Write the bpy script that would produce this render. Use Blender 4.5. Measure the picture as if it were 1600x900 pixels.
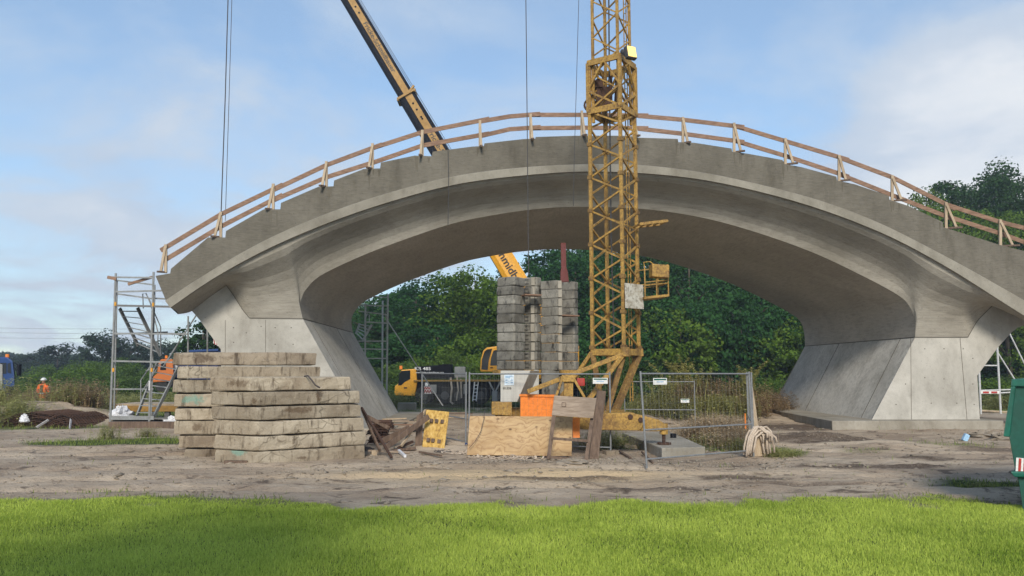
import bpy, math, random
import numpy as np
from mathutils import Vector, Matrix

random.seed(7)
RNG = np.random.default_rng(7)
for _o in list(bpy.data.objects):
    bpy.data.objects.remove(_o)
SC = bpy.context.scene
COL = SC.collection
R = math.radians

# ------------------------------------------------------------------ camera
F, CX, CY, H = 1200.0, 800.0, 450.0, 2.0
PITCH = math.atan(130 / F)
cam_d = bpy.data.cameras.new("camera")
cam_d.sensor_width = 36.0
cam_d.lens = 36.0 * F / 1600
cam_d.clip_start, cam_d.clip_end = 0.1, 3000
cam = bpy.data.objects.new("camera", cam_d)
COL.objects.link(cam)
cam.location = (0, 0, H)
cam.rotation_euler = (R(90) + PITCH, 0, 0)
SC.camera = cam

# ------------------------------------------------------------------ sky, sun, exposure
SUN_EL, SUN_AZ = R(31), R(180)          # azimuth from +Y towards +X
SC.view_settings.view_transform = 'Standard'
SC.view_settings.look = 'None'
SC.view_settings.gamma = 1
SC.view_settings.exposure = 0.95
SC.view_settings.use_curve_mapping = False
W = bpy.data.worlds.new("World")
SC.world = W
W.use_nodes = True
nt = W.node_tree
nt.nodes.clear()


def N(tree, kind, **kw):
    n = tree.nodes.new(kind)
    for k, v in kw.items():
        setattr(n, k, v)
    return n


def L(tree, a, b):
    tree.links.new(a, b)


def ramp(tree, src, stops):
    r = N(tree, 'ShaderNodeValToRGB')
    el = r.color_ramp.elements
    while len(el) < len(stops):
        el.new(0.5)
    for e, (p, c) in zip(el, stops):
        e.position = p
        e.color = c if len(c) == 4 else (*c, 1)
    L(tree, src, r.inputs[0])
    return r.outputs[0]


def mixc(tree, fac, a, b, mode='MIX'):
    m = N(tree, 'ShaderNodeMix', data_type='RGBA', blend_type=mode)
    for sock, v in ((m.inputs[0], fac), (m.inputs[6], a), (m.inputs[7], b)):
        if isinstance(v, (int, float)):
            sock.default_value = v
        elif isinstance(v, tuple):
            sock.default_value = v if len(v) == 4 else (*v, 1)
        else:
            L(tree, v, sock)
    return m.outputs[2]


def math_n(tree, op, a, b=None, clamp=False):
    m = N(tree, 'ShaderNodeMath', operation=op, use_clamp=clamp)
    for s, v in ((m.inputs[0], a), (m.inputs[1], b)):
        if v is None:
            continue
        if isinstance(v, (int, float)):
            s.default_value = v
        else:
            L(tree, v, s)
    return m.outputs[0]


def vmath(tree, op, a, b=None):
    m = N(tree, 'ShaderNodeVectorMath', operation=op)
    for s, v in ((m.inputs[0], a), (m.inputs[1], b)):
        if v is None:
            continue
        if isinstance(v, tuple):
            s.default_value = v
        else:
            L(tree, v, s)
    return m


def noise(tree, vec, scale, detail=4, rough=0.55, dist=0.0):
    n = N(tree, 'ShaderNodeTexNoise')
    n.inputs['Scale'].default_value = scale
    n.inputs['Detail'].default_value = detail
    n.inputs['Roughness'].default_value = rough
    n.inputs['Distortion'].default_value = dist
    if vec is not None:
        L(tree, vec, n.inputs['Vector'])
    return n.outputs['Fac']


sky = N(nt, 'ShaderNodeTexSky', sky_type='NISHITA', sun_disc=False)
sky.sun_elevation, sky.sun_rotation = SUN_EL, SUN_AZ
sky.air_density, sky.dust_density, sky.ozone_density = 1.0, 0.6, 1.6
tc = N(nt, 'ShaderNodeTexCoord')
sep = N(nt, 'ShaderNodeSeparateXYZ')
L(nt, tc.outputs['Generated'], sep.inputs[0])
zc = math_n(nt, 'ADD', math_n(nt, 'MAXIMUM', sep.outputs[2], 0.0), 0.22)
flat = N(nt, 'ShaderNodeCombineXYZ')
L(nt, math_n(nt, 'DIVIDE', sep.outputs[0], zc), flat.inputs[0])
L(nt, math_n(nt, 'DIVIDE', sep.outputs[1], zc), flat.inputs[1])
c1 = noise(nt, flat.outputs[0], 1.5, 7, 0.56, 0.4)
c2 = noise(nt, flat.outputs[0], 0.42, 3, 0.5, 0.2)
cl = math_n(nt, 'ADD', math_n(nt, 'MULTIPLY', c1, 1.05), math_n(nt, 'MULTIPLY', c2, 0.25))
cl = math_n(nt, 'SUBTRACT', cl, 0.07)
lowb = math_n(nt, 'MULTIPLY', math_n(nt, 'SUBTRACT', 0.26, sep.outputs[2]), 0.34)
# brighter bank of cloud low in the right-hand sky
bank = vmath(nt, 'DOT_PRODUCT', tc.outputs['Generated'], tuple(Vector((0.52, 0.78, 0.25)).normalized()))
bankf = ramp(nt, bank.outputs['Value'], [(0.984, (0, 0, 0)), (1.0, (1, 1, 1))])
cl = math_n(nt, 'ADD', cl, lowb)
cl = math_n(nt, 'ADD', cl, math_n(nt, 'MULTIPLY', bankf, 0.26))
cf = ramp(nt, cl, [(0.46, (0.34,) * 3), (0.58, (0.62,) * 3), (0.68, (0.97,) * 3)])
ccol = ramp(nt, cl, [(0.45, (3.4, 4.7, 6.5)), (0.56, (4.4, 5.3, 6.4)), (0.66, (5.4, 5.9, 6.4)), (0.76, (6.3, 6.5, 6.6)), (0.86, (8.6, 8.3, 7.7))])
ccol2 = mixc(nt, math_n(nt, 'MULTIPLY', noise(nt, flat.outputs[0], 1.7, 6, 0.6, 0.5), 0.95), ccol, (3.0, 3.9, 5.3))
skyb = mixc(nt, 1.0, sky.outputs[0], (1.25, 1.35, 1.35), 'MULTIPLY')
skyc = mixc(nt, cf, skyb, ccol2)
bg = N(nt, 'ShaderNodeBackground')
bg.inputs[1].default_value = 0.072
L(nt, skyc, bg.inputs[0])
wo = N(nt, 'ShaderNodeOutputWorld')
L(nt, bg.outputs[0], wo.inputs[0])

sun_d = bpy.data.lights.new("sun", 'SUN')
sun_d.energy = 1.8
sun_d.angle = R(14)
sun_d.color = (1.0, 0.92, 0.79)
sun = bpy.data.objects.new("sun", sun_d)
COL.objects.link(sun)
sd = Vector((math.sin(SUN_AZ) * math.cos(SUN_EL), math.cos(SUN_AZ) * math.cos(SUN_EL), math.sin(SUN_EL)))
sun.rotation_euler = sd.to_track_quat('Z', 'Y').to_euler()
sun.location = sd * 100


# ------------------------------------------------------------------ photo geometry -> metres
cp, sp_ = math.cos(PITCH), math.sin(PITCH)


def ray(x, y):
    dx, dy = (x - CX) / F, -(y - CY) / F
    return Vector((dx, cp - dy * sp_, sp_ + dy * cp))


def at(x, y, Y):
    """point at forward distance Y metres"""
    d = ray(x, y)
    return Vector((0, 0, H)) + d * (Y / d.y)


def gnd(x, y, z=0.0):
    d = ray(x, y)
    return Vector((0, 0, H)) + d * ((z - H) / d.z)


WD = Vector((-0.025, 1, 0)).normalized()     # direction across the bridge deck


def br(x, y, D):
    d = ray(x, y)
    return Vector((0, 0, H)) + d * (D / d.dot(WD))


# ------------------------------------------------------------------ numpy value noise
_perm = np.random.default_rng(3).random((256, 256))


def vnoise(x, y):
    x = np.asarray(x, float); y = np.asarray(y, float)
    xi, yi = np.floor(x).astype(int), np.floor(y).astype(int)
    fx, fy = x - xi, y - yi
    fx, fy = fx * fx * (3 - 2 * fx), fy * fy * (3 - 2 * fy)
    g = lambda a, b: _perm[a & 255, b & 255]
    return (g(xi, yi) * (1 - fx) + g(xi + 1, yi) * fx) * (1 - fy) + (g(xi, yi + 1) * (1 - fx) + g(xi + 1, yi + 1) * fx) * fy


def fbm(x, y, o=4):
    s, a, t = 0, 0.5, 0
    for i in range(o):
        s = s + a * vnoise(x * 2 ** i + 17.3 * i, y * 2 ** i + 5.1 * i)
        t += a
        a *= 0.5
    return s / t


def sst(a, b, x):
    t = np.clip((np.asarray(x, float) - a) / (b - a), 0, 1)
    return t * t * (3 - 2 * t)


def gz(x, y):
    """height of the ground"""
    x = np.asarray(x, float); y = np.asarray(y, float)
    dirt = sst(11.0, 13.0, y) * (1 - sst(60, 90, y))
    z = -0.28 * sst(29, 50, y)
    rut = 0.10 * (fbm(x * 0.55 + 3, y * 1.5, 4) - 0.5) + 0.07 * (fbm(x * 1.6, y * 3.1 + 9, 3) - 0.5)
    for (ry0, amp, ph) in RUTS:
        c0 = ry0 + amp * np.sin(x * .23 + ph) + .3 * (fbm(x * .5 + ph, x * 0 + 2, 2) - .5)
        z = z - dirt * .055 * np.exp(-((y - c0) / .17) ** 2) + dirt * .03 * np.exp(-((np.abs(y - c0) - .36) / .14) ** 2)
    md = mud_mask(x, y)
    z = z + md * .10 * (fbm(x * 3.1, y * 3.7, 3) - .38)
    z = z + dirt * rut + 0.03 * (fbm(x * 0.5, y * 0.5, 2) - 0.5)
    # mounds of earth
    for (mx, my, rx, ry, h) in MOUNDS:
        z = z + h * np.exp(-((x - mx) / rx) ** 2 - ((y - my) / ry) ** 2) * (0.75 + 0.5 * fbm(x * 1.7, y * 1.7, 3))
    return z


RUTS = [(13.6, .35, 0.4), (14.9, .35, 0.6), (16.0, .5, 2.1), (19.4, .8, 1.2), (20.9, .8, 1.3)]
MUD = []
for (px_, py_, rx_m, ry_m, s__) in [(1300, 690, 2.6, .9, 1), (1360, 728, 1.7, .45, 1), (1500, 718, 1.2, .35, .9), (860, 748, 1.5, .22, .9), (1160, 748, 1.1, .22, .9), (1015, 765, 1.2, .18, .8), (1230, 668, 2.4, 1.4, 1), (1445, 716, .9, .3, 1), (620, 733, 1.2, .2, .7), (1250, 755, 1.3, .2, .8), (150, 715, 1.6, .4, .5), (1560, 705, 1.2, .5, .7)]:
    g__ = gnd(px_, py_)
    MUD.append((g__.x, g__.y, rx_m, ry_m, s__))


def mud_mask(x, y):
    x = np.asarray(x, float); y = np.asarray(y, float)
    n = fbm(x * 1.5 + 4, y * 2.6, 4)
    m = np.zeros_like(x * y)
    for (a, b, rx, ry, s_) in MUD:
        e = np.exp(-((x - a) / rx) ** 2 - ((y - b) / ry) ** 2)
        m = np.maximum(m, s_ * sst(.30, .55, e * (.35 + 1.1 * n)))
    return m


MOUNDS = [(8.2, 33.0, 2.9, 2.0, 0.62), (4.8, 28.0, 1.3, 1.0, 0.40), (8.6, 22.8, 1.6, 0.8, 0.22), (10.5, 20.6, 1.8, 0.7, 0.16), (-18.6, 30.5, 3.2, 1.7, .82),
          (-1.9, 20.4, 1.6, 1.0, 0.15)]


def gp(x, y, up=0.0):
    """ground point under a photo pixel"""
    p = gnd(x, y)
    for _ in range(4):
        p = gnd(x, y, float(gz(p.x, p.y)))
    return Vector((p.x, p.y, float(gz(p.x, p.y)) + up))


# ------------------------------------------------------------------ materials
def coords(t, kind='Object', scale=(1, 1, 1), rot=(0, 0, 0)):
    if kind == 'World':
        o = N(t, 'ShaderNodeNewGeometry').outputs['Position']
    else:
        o = N(t, 'ShaderNodeTexCoord').outputs[kind]
    m = N(t, 'ShaderNodeMapping')
    m.inputs['Scale'].default_value = scale
    m.inputs['Rotation'].default_value = rot
    L(t, o, m.inputs[0])
    return m.outputs[0]


def new_mat(name):
    m = bpy.data.materials.new(name)
    m.use_nodes = True
    t = m.node_tree
    b = t.nodes['Principled BSDF']
    return m, t, b


def bump(t, b, h, strength=0.3, dist=0.02):
    n = N(t, 'ShaderNodeBump')
    n.inputs['Strength'].default_value = strength
    n.inputs['Distance'].default_value = dist
    L(t, h, n.inputs['Height'])
    L(t, n.outputs[0], b.inputs['Normal'])


def noise_col(t, vec, scale):
    n = N(t, 'ShaderNodeTexNoise')
    n.inputs['Scale'].default_value = scale
    L(t, vec, n.inputs['Vector'])
    return n.outputs['Color']


def paint(name, col, rough=0.5, dirt=(0.10, 0.07, 0.045), amount=0.35, scale=3.0, metal=0.0, rust=0.0, var=0.15):
    """painted or plain surface: patchy tone, dirt, optional rust spots"""
    m, t, b = new_mat(name)
    v = coords(t, 'World')
    n1 = noise(t, v, scale, 6, 0.65)
    n2 = noise(t, v, scale * 7, 4, 0.6)
    lo = tuple(c * (1 - var) for c in col)
    hi = tuple(min(1, c * (1 + var)) for c in col)
    c = mixc(t, ramp(t, n2, [(0.35, (0, 0, 0)), (0.65, (1, 1, 1))]), lo, hi)
    f = ramp(t, n1, [(0.45, (0, 0, 0)), (0.75, (amount, amount, amount))])
    c = mixc(t, f, c, dirt)
    if rust:
        n3 = noise(t, v, scale * 4.3, 8, 0.7)
        c = mixc(t, ramp(t, n3, [(0.60 - 0.1 * rust, (0, 0, 0)), (0.68, (0.9, 0.9, 0.9))]), c, (0.10, 0.035, 0.014))
    L(t, c, b.inputs['Base Color'])
    b.inputs['Metallic'].default_value = metal
    L(t, ramp(t, n1, [(0.3, (rough,) * 3), (0.8, (min(1, rough + 0.25),) * 3)]), b.inputs['Roughness'])
    bump(t, b, n2, 0.12, 0.01)
    return m


def concrete(name, a, bcol, stain, streak=(1, 1, 0.12), sc=1.6, stain_amt=0.5, boards=None, bumpy=0.25, holes=False, sharp=0.0):
    m, t, b = new_mat(name)
    v = coords(t, 'World')
    if sharp:
        oi = N(t, 'ShaderNodeObjectInfo')
        ad = N(t, 'ShaderNodeVectorMath', operation='ADD')
        cmb = N(t, 'ShaderNodeCombineXYZ')
        L(t, math_n(t, 'MULTIPLY', oi.outputs['Random'], 57.0), cmb.inputs[0])
        L(t, math_n(t, 'MULTIPLY', oi.outputs['Random'], 23.0), cmb.inputs[2])
        L(t, v, ad.inputs[0]); L(t, cmb.outputs[0], ad.inputs[1])
        v = ad.outputs[0]
    n1 = noise(t, v, 0.45 * sc, 7, 0.62, 0.4)
    n2 = noise(t, v, 5.0 * sc, 6, 0.7)
    c = mixc(t, ramp(t, n1, [(0.36, (0, 0, 0)), (0.64, (1, 1, 1))]), a, bcol)
    if sharp:
        mp_ = N(t, 'ShaderNodeMapping'); mp_.inputs['Scale'].default_value = streak
        L(t, v, mp_.inputs[0]); vs = mp_.outputs[0]
    else:
        vs = coords(t, 'World', streak)
    n3 = noise(t, vs, 2.2 * sc, 6, 0.65)
    lo = 0.50 + sharp * 0.04
    c = mixc(t, ramp(t, n3, [(lo, (0, 0, 0)), (0.80 - sharp * 0.12, (stain_amt,) * 3)]), c, stain)
    c = mixc(t, ramp(t, n2, [(0.3, (0.16,) * 3), (0.5, (0, 0, 0))]), c, tuple(x * 0.45 for x in stain))
    c = mixc(t, ramp(t, noise(t, v, 14 * sc, 3, 0.6), [(0.66, (0, 0, 0)), (0.72, (0.45,) * 3)]), c, tuple(x * 0.5 for x in stain))
    h = n2
    if boards:
        vb = coords(t, 'World', boards)
        nb = noise(t, vb, 3.0, 4, 0.6)
        c = mixc(t, ramp(t, nb, [(0.35, (0.30,) * 3), (0.5, (0, 0, 0)), (0.72, (0.0,) * 3)]), c, tuple(x * 0.55 for x in a))
        c = mixc(t, ramp(t, nb, [(0.58, (0, 0, 0)), (0.74, (0.22,) * 3)]), c, tuple(min(1, x * 1.5) for x in bcol))
        h = math_n(t, 'ADD', n2, math_n(t, 'MULTIPLY', nb, 0.8))
    if sharp:
        vo = N(t, 'ShaderNodeTexVoronoi', feature='DISTANCE_TO_EDGE')
        vo.inputs['Scale'].default_value = 1.15 * sc / 1.6
        wv = mixc(t, 0.22, v, noise_col(t, v, 3.0))
        L(t, wv, vo.inputs['Vector'])
        ck = math_n(t, 'MULTIPLY', ramp(t, vo.outputs['Distance'], [(0.0, (1,) * 3), (0.014, (0,) * 3)]), ramp(t, n1, [(.50, (0,) * 3), (.58, (.6,) * 3)]))
        c = mixc(t, ck, c, tuple(x * 0.3 for x in stain))
        n6 = noise(t, v, 2.1 * sc, 7, 0.75, 0.8)
        c = mixc(t, ramp(t, n6, [(0.55, (0,) * 3), (0.66, (.6,) * 3)]), c, tuple(x * 1.2 for x in stain))
        c = mixc(t, ramp(t, n6, [(0.30, (.5,) * 3), (0.42, (0,) * 3)]), c, tuple(min(1, x * 1.25) for x in bcol))
        hsv = N(t, 'ShaderNodeHueSaturation')
        L(t, c, hsv.inputs['Color'])
        L(t, math_n(t, 'ADD', math_n(t, 'MULTIPLY', oi.outputs['Random'], .45), .78), hsv.inputs['Value'])
        c = hsv.outputs[0]
    L(t, c, b.inputs['Base Color'])
    b.inputs['Roughness'].default_value = 0.9
    b.inputs['Specular IOR Level'].default_value = 0.2
    bump(t, b, h, bumpy, 0.03)
    return m


def wood(name, a, bcol, grain=(1, 1, 14), sc=2.0, rough=0.8):
    m, t, b = new_mat(name)
    v = coords(t, 'World', grain)
    n1 = noise(t, v, sc, 6, 0.6, 0.6)
    n2 = noise(t, coords(t, 'World'), 1.3, 4)
    c = mixc(t, ramp(t, n1, [(0.32, (0, 0, 0)), (0.66, (1, 1, 1))]), a, bcol)
    c = mixc(t, ramp(t, n2, [(0.5, (0, 0, 0)), (0.8, (0.5,) * 3)]), c, tuple(x * 0.5 for x in a))
    L(t, c, b.inputs['Base Color'])
    b.inputs['Roughness'].default_value = rough
    bump(t, b, n1, 0.25, 0.01)
    return m


def leafy(name, dark, light, trans=0.35, rnd=True):
    m, t, b = new_mat(name)
    g = N(t, 'ShaderNodeNewGeometry')
    n1 = noise(t, g.outputs['Position'], 0.42, 4, 0.6)
    f = math_n(t, 'ADD', math_n(t, 'MULTIPLY', n1, 1.15), math_n(t, 'MULTIPLY', g.outputs['Random Per Island'], 0.45))
    oi = N(t, 'ShaderNodeObjectInfo')
    f = math_n(t, 'ADD', f, math_n(t, 'MULTIPLY', oi.outputs['Random'], 0.25 if rnd else 0.0))
    c = ramp(t, f, [(0.45, dark), (1.05, light)])
    t.nodes.remove(b)
    d = N(t, 'ShaderNodeBsdfDiffuse'); L(t, c, d.inputs[0])
    tr = N(t, 'ShaderNodeBsdfTranslucent'); L(t, mixc(t, 0.5, c, light), tr.inputs[0])
    mx = N(t, 'ShaderNodeMixShader'); mx.inputs[0].default_value = trans
    L(t, d.outputs[0], mx.inputs[1]); L(t, tr.outputs[0], mx.inputs[2])
    L(t, mx.outputs[0], t.nodes['Material Output'].inputs[0])
    return m


def emit(name, col, s):
    m, t, b = new_mat(name)
    b.inputs['Base Color'].default_value = (0.02, 0.02, 0.02, 1)
    b.inputs['Emission Color'].default_value = (*col, 1)
    b.inputs['Emission Strength'].default_value = s
    return m


def glass(name, col=(0.015, 0.018, 0.02)):
    m, t, b = new_mat(name)
    b.inputs['Base Color'].default_value = (*col, 1)
    b.inputs['Roughness'].default_value = 0.06
    return m


M = {}
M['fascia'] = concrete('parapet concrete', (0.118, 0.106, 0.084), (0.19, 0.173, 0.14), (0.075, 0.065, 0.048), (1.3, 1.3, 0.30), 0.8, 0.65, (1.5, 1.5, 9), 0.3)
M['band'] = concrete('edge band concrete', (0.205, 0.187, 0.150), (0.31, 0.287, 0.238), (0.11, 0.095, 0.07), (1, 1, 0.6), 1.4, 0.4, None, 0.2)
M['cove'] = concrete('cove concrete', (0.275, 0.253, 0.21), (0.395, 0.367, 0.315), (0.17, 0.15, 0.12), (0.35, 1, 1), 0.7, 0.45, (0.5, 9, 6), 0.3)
M['soffit'] = concrete('soffit concrete', (0.37, 0.335, 0.285), (0.47, 0.43, 0.37), (0.26, 0.23, 0.185), (1, 0.3, 1), 0.7, 0.4, (5, 0.7, 5), 0.3)
M['pier'] = concrete('pier concrete', (0.36, 0.342, 0.302), (0.52, 0.498, 0.448), (0.22, 0.20, 0.17), (0.9, 0.9, 0.35), 1.1, 0.6, None, 0.2)
M['pierside'] = concrete('pier leg concrete', (0.44, 0.42, 0.375), (0.60, 0.575, 0.525), (0.21, 0.195, 0.165), (1.6, 0.9, 0.16), 1.0, 0.75, (6, 3, 0.5), 0.25)
M['slab'] = concrete('road slab concrete', (0.26, 0.21, 0.15), (0.43, 0.37, 0.28), (0.085, 0.062, 0.04), (2.0, 2.0, 0.45), 1.9, 0.9, None, 0.9, sharp=1)
M['slabdark'] = concrete('grimy road slab concrete', (0.20, 0.155, 0.11), (0.34, 0.285, 0.215), (0.06, 0.042, 0.028), (2.2, 2.2, 0.3), 1.3, 0.9, None, 0.9, sharp=1)
M['ballast'] = concrete('ballast concrete', (0.14, 0.13, 0.108), (0.28, 0.265, 0.23), (0.025, 0.024, 0.022), (1.4, 1.4, 0.5), 2.4, 0.92, None, 0.6, sharp=1)
M['found'] = concrete('foundation concrete', (0.25, 0.225, 0.18), (0.37, 0.34, 0.285), (0.13, 0.105, 0.075), (1, 1, 0.4), 1.4, 0.6, None, 0.5)
M['stain'] = concrete('water stain', (0.10, 0.088, 0.066), (0.155, 0.138, 0.108), (0.06, 0.05, 0.036), (1.3, 1.3, 0.2), 1.2, 0.6)
M['groove'] = paint('dark joint', (0.13, 0.12, 0.10), 0.95)
M['rail'] = wood('brown timber', (0.155, 0.085, 0.052), (0.30, 0.185, 0.12), (2, 2, 9), 2)
M['pale'] = wood('pale timber', (0.34, 0.25, 0.16), (0.50, 0.40, 0.28), (9, 9, 1.5), 2)
M['oldwood'] = wood('weathered timber', (0.085, 0.053, 0.036), (0.18, 0.122, 0.085), (8, 8, 1.2), 2)
M['greywood'] = wood('grey weathered board', (0.20, 0.145, 0.10), (0.34, 0.265, 0.20), (1.5, 1.5, 12), 2)
M['steel'] = paint('galvanised steel', (0.21, 0.22, 0.23), 0.5, (0.12, 0.12, 0.11), 0.4, 4, 0.1)
M['scaff'] = paint('scaffold steel', (0.25, 0.26, 0.26), 0.5, (0.12, 0.10, 0.085), 0.5, 2, 0.1)
M['scaff_brightened'] = paint('scaffold steel brightened for shade', (0.52, 0.53, 0.53), 0.5, (0.25, 0.23, 0.2), 0.4, 2)  # lighter copy of the scaffold steel, brightened to offset the bridge's shade
M['scaffdark'] = paint('scaffold deck steel', (0.15, 0.15, 0.15), 0.6, (0.08, 0.07, 0.06), 0.5, 2, 0.0)
M['mustard'] = paint('faded yellow crane paint', (0.39, 0.23, 0.048), 0.55, (0.10, 0.055, 0.025), 0.85, 3.0, 0, 0.8, 0.28)
M['mustard_rust_shade'] = paint('rusty worn crane paint with painted shade', (0.22, 0.13, 0.035), 0.65, (0.07, 0.035, 0.018), 0.85, 3.0, 0, 0.9, 0.3)  # rust plus shade painted into the colour, mainly for the right-hand base struts
M['yellow'] = paint('yellow truck paint', (0.72, 0.34, 0.02), 0.35, (0.35, 0.17, 0.03), 0.3, 1.5)
M['boomy'] = paint('yellow boom paint', (0.34, 0.185, 0.035), 0.5, (0.17, 0.09, 0.03), 0.5, 0.8)
M['black'] = paint('black paint', (0.008, 0.009, 0.014), 0.65, (0.03, 0.028, 0.026), 0.3)
M['black'].node_tree.nodes['Principled BSDF'].inputs['Specular IOR Level'].default_value = 0.12
M['tyre'] = paint('tyre rubber', (0.02, 0.02, 0.02), 0.85, (0.09, 0.075, 0.06), 0.5)
M['grey'] = paint('grey paint', (0.28, 0.28, 0.27), 0.5)
M['rim'] = paint('dark wheel rim', (0.09, 0.09, 0.09), 0.5)
M['white'] = paint('white paint', (0.72, 0.72, 0.70), 0.5, (0.35, 0.32, 0.28), 0.3)
M['lettering'] = paint('black lettering', (0.02, 0.02, 0.02), 0.5, amount=0.05)
M['wletter'] = paint('white lettering', (0.75, 0.75, 0.75), 0.5, amount=0.05)
M['red'] = paint('red paint', (0.42, 0.03, 0.02), 0.5)
M['darkred'] = paint('dark red paint', (0.13, 0.022, 0.018), 0.6, rust=0.3)
M['orange'] = paint('orange plastic', (0.80, 0.22, 0.02), 0.5, (0.40, 0.12, 0.03), 0.25, 2)
M['orangecab'] = paint('orange lorry paint', (0.50, 0.135, 0.02), 0.5, (0.25, 0.08, 0.03), 0.3)
M['hiviz'] = paint('orange workwear', (0.85, 0.14, 0.015), 0.8, (0.5, 0.10, 0.02), 0.3)
M['skin'] = paint('skin', (0.45, 0.25, 0.17), 0.6, amount=0.1)
M['hair'] = paint('dark cloth', (0.03, 0.025, 0.025), 0.9)
M['blue'] = paint('blue truck paint', (0.005, 0.040, 0.165), 0.5, (0.05, 0.08, 0.14), 0.3)
M['darkblue'] = paint('dark blue paint', (0.03, 0.05, 0.16), 0.5)
M['glass'] = glass('dark window glass')
M['rust'] = paint('rusty steel', (0.072, 0.037, 0.024), 0.9, (0.03, 0.017, 0.012), 0.7, 4)
M['green'] = paint('green container paint', (0.006, 0.105, 0.070), 0.42, (0.02, 0.055, 0.04), 0.45, 1.7, var=0.2)
M['greendark'] = paint('scuffed green container paint', (0.006, 0.075, 0.052), 0.5, (0.015, 0.04, 0.03), 0.5, 2)
M['paper'] = paint('notice paper', (0.62, 0.72, 0.80), 0.7, amount=0.1)
M['ink'] = paint('faded print', (0.30, 0.45, 0.62), 0.8, amount=0.1)
M['plastic'] = paint('white plastic sheeting', (0.66, 0.66, 0.68), 0.5, (0.40, 0.37, 0.33), 0.3)
M['strap'] = paint('pale webbing', (0.52, 0.43, 0.34), 0.9, (0.22, 0.16, 0.11), 0.5, 6)
M['rope'] = paint('dark rope', (0.07, 0.06, 0.06), 0.9)
M['cable'] = paint('steel cable', (0.05, 0.05, 0.052), 0.6)
M['lightblue'] = paint('light blue plastic', (0.35, 0.58, 0.80), 0.5)
M['cabinet'] = concrete('cabinet concrete', (0.42, 0.41, 0.37), (0.52, 0.51, 0.47), (0.22, 0.21, 0.19), (1.5, 1.5, 0.3), 1.2, 0.5)
M['bark'] = wood('bark', (0.045, 0.034, 0.025), (0.11, 0.085, 0.06), (6, 6, 1), 3)
M['lamp'] = emit('floodlight glow', (1.0, 0.64, 0.16), 1.3)
M['mesh'] = paint('fence wire', (0.22, 0.23, 0.23), 0.5, metal=0.4)
M['leafA'] = leafy('forest leaves', (0.006, 0.026, 0.012), (0.048, 0.128, 0.038))
M['leafB'] = leafy('light leaves', (0.020, 0.050, 0.010), (0.13, 0.21, 0.035))
M['leafD'] = leafy('dark oak leaves', (0.007, 0.022, 0.010), (0.042, 0.092, 0.030))
M['leafC'] = leafy('mid green leaves', (0.010, 0.035, 0.010), (0.074, 0.160, 0.034))
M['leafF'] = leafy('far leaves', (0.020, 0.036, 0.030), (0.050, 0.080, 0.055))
M['shrub'] = leafy('shrub leaves', (0.022, 0.050, 0.014), (0.115, 0.185, 0.045))
M['weed'] = leafy('weed stalks', (0.10, 0.105, 0.035), (0.42, 0.42, 0.17), 0.35)
M['goldenrod'] = leafy('goldenrod plumes', (0.20, 0.21, 0.07), (0.52, 0.50, 0.21), 0.35)
M['drygrass'] = leafy('dry grass stems', (0.20, 0.145, 0.085), (0.56, 0.44, 0.29), 0.3)
M['dryweed'] = leafy('dry weed stalks', (0.12, 0.085, 0.05), (0.42, 0.31, 0.19), 0.3)
M['lawn'] = leafy('lawn blades', (0.165, 0.265, 0.025), (0.60, 0.70, 0.14), 0.4, False)
M['rough_grass'] = leafy('rough grass blades', (0.07, 0.11, 0.02), (0.28, 0.34, 0.09), 0.3, False)
M['stone'] = concrete('broken stone', (0.20, 0.165, 0.125), (0.34, 0.29, 0.23), (0.09, 0.07, 0.05), (1, 1, 1), 4, 0.6)


def plywood_mat():
    m, t, b = new_mat('knotty plywood')
    v = coords(t, 'World', (0.9, 0.9, 3.2))
    n0 = noise(t, coords(t, 'World', (1.3, 1.3, 1.6)), 1.5, 3, 0.55, 0.6)
    sz_ = N(t, 'ShaderNodeSeparateXYZ')
    L(t, coords(t, 'World'), sz_.inputs[0])
    rings = math_n(t, 'FRACT', math_n(t, 'ADD', math_n(t, 'MULTIPLY', sz_.outputs[2], 7.0), math_n(t, 'MULTIPLY', n0, 6.0)))
    tone = ramp(t, noise(t, coords(t, 'World', (1, 1, 2.2)), 1.7, 4), [(0.35, (0.40, 0.255, 0.115)), (0.65, (0.53, 0.37, 0.195))])
    edge = ramp(t, rings, [(0.0, (0.75,) * 3), (0.14, (0.25,) * 3), (0.6, (0.0,) * 3), (0.9, (0.25,) * 3), (1.0, (0.75,) * 3)])
    c = mixc(t, edge, tone, (0.24, 0.125, 0.05))
    vo = N(t, 'ShaderNodeTexVoronoi')
    vo.inputs['Scale'].default_value = 3.2
    L(t, coords(t, 'World', (1, 1, 1.7)), vo.inputs['Vector'])
    c = mixc(t, ramp(t, vo.outputs['Distance'], [(0.07, (0.9,) * 3), (0.17, (0, 0, 0))]), c, (0.09, 0.045, 0.018))
    c = mixc(t, ramp(t, noise(t, coords(t, 'World'), 1.1, 5), [(0.5, (0, 0, 0)), (0.75, (0.5,) * 3)]), c, (0.30, 0.19, 0.10))
    L(t, c, b.inputs['Base Color'])
    b.inputs['Roughness'].default_value = 0.75
    return m


M['ply'] = plywood_mat()


def shutter_mat():
    m, t, b = new_mat('stained yellow shutter board')
    n1 = noise(t, coords(t, 'World', (7, 7, 0.6)), 2.0, 6, 0.65)
    c = ramp(t, n1, [(0.32, (0.20, 0.10, 0.02)), (0.5, (0.50, 0.30, 0.06)), (0.72, (0.66, 0.47, 0.17))])
    L(t, c, b.inputs['Base Color'])
    b.inputs['Roughness'].default_value = 0.7
    return m


M['shutter'] = shutter_mat()


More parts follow.
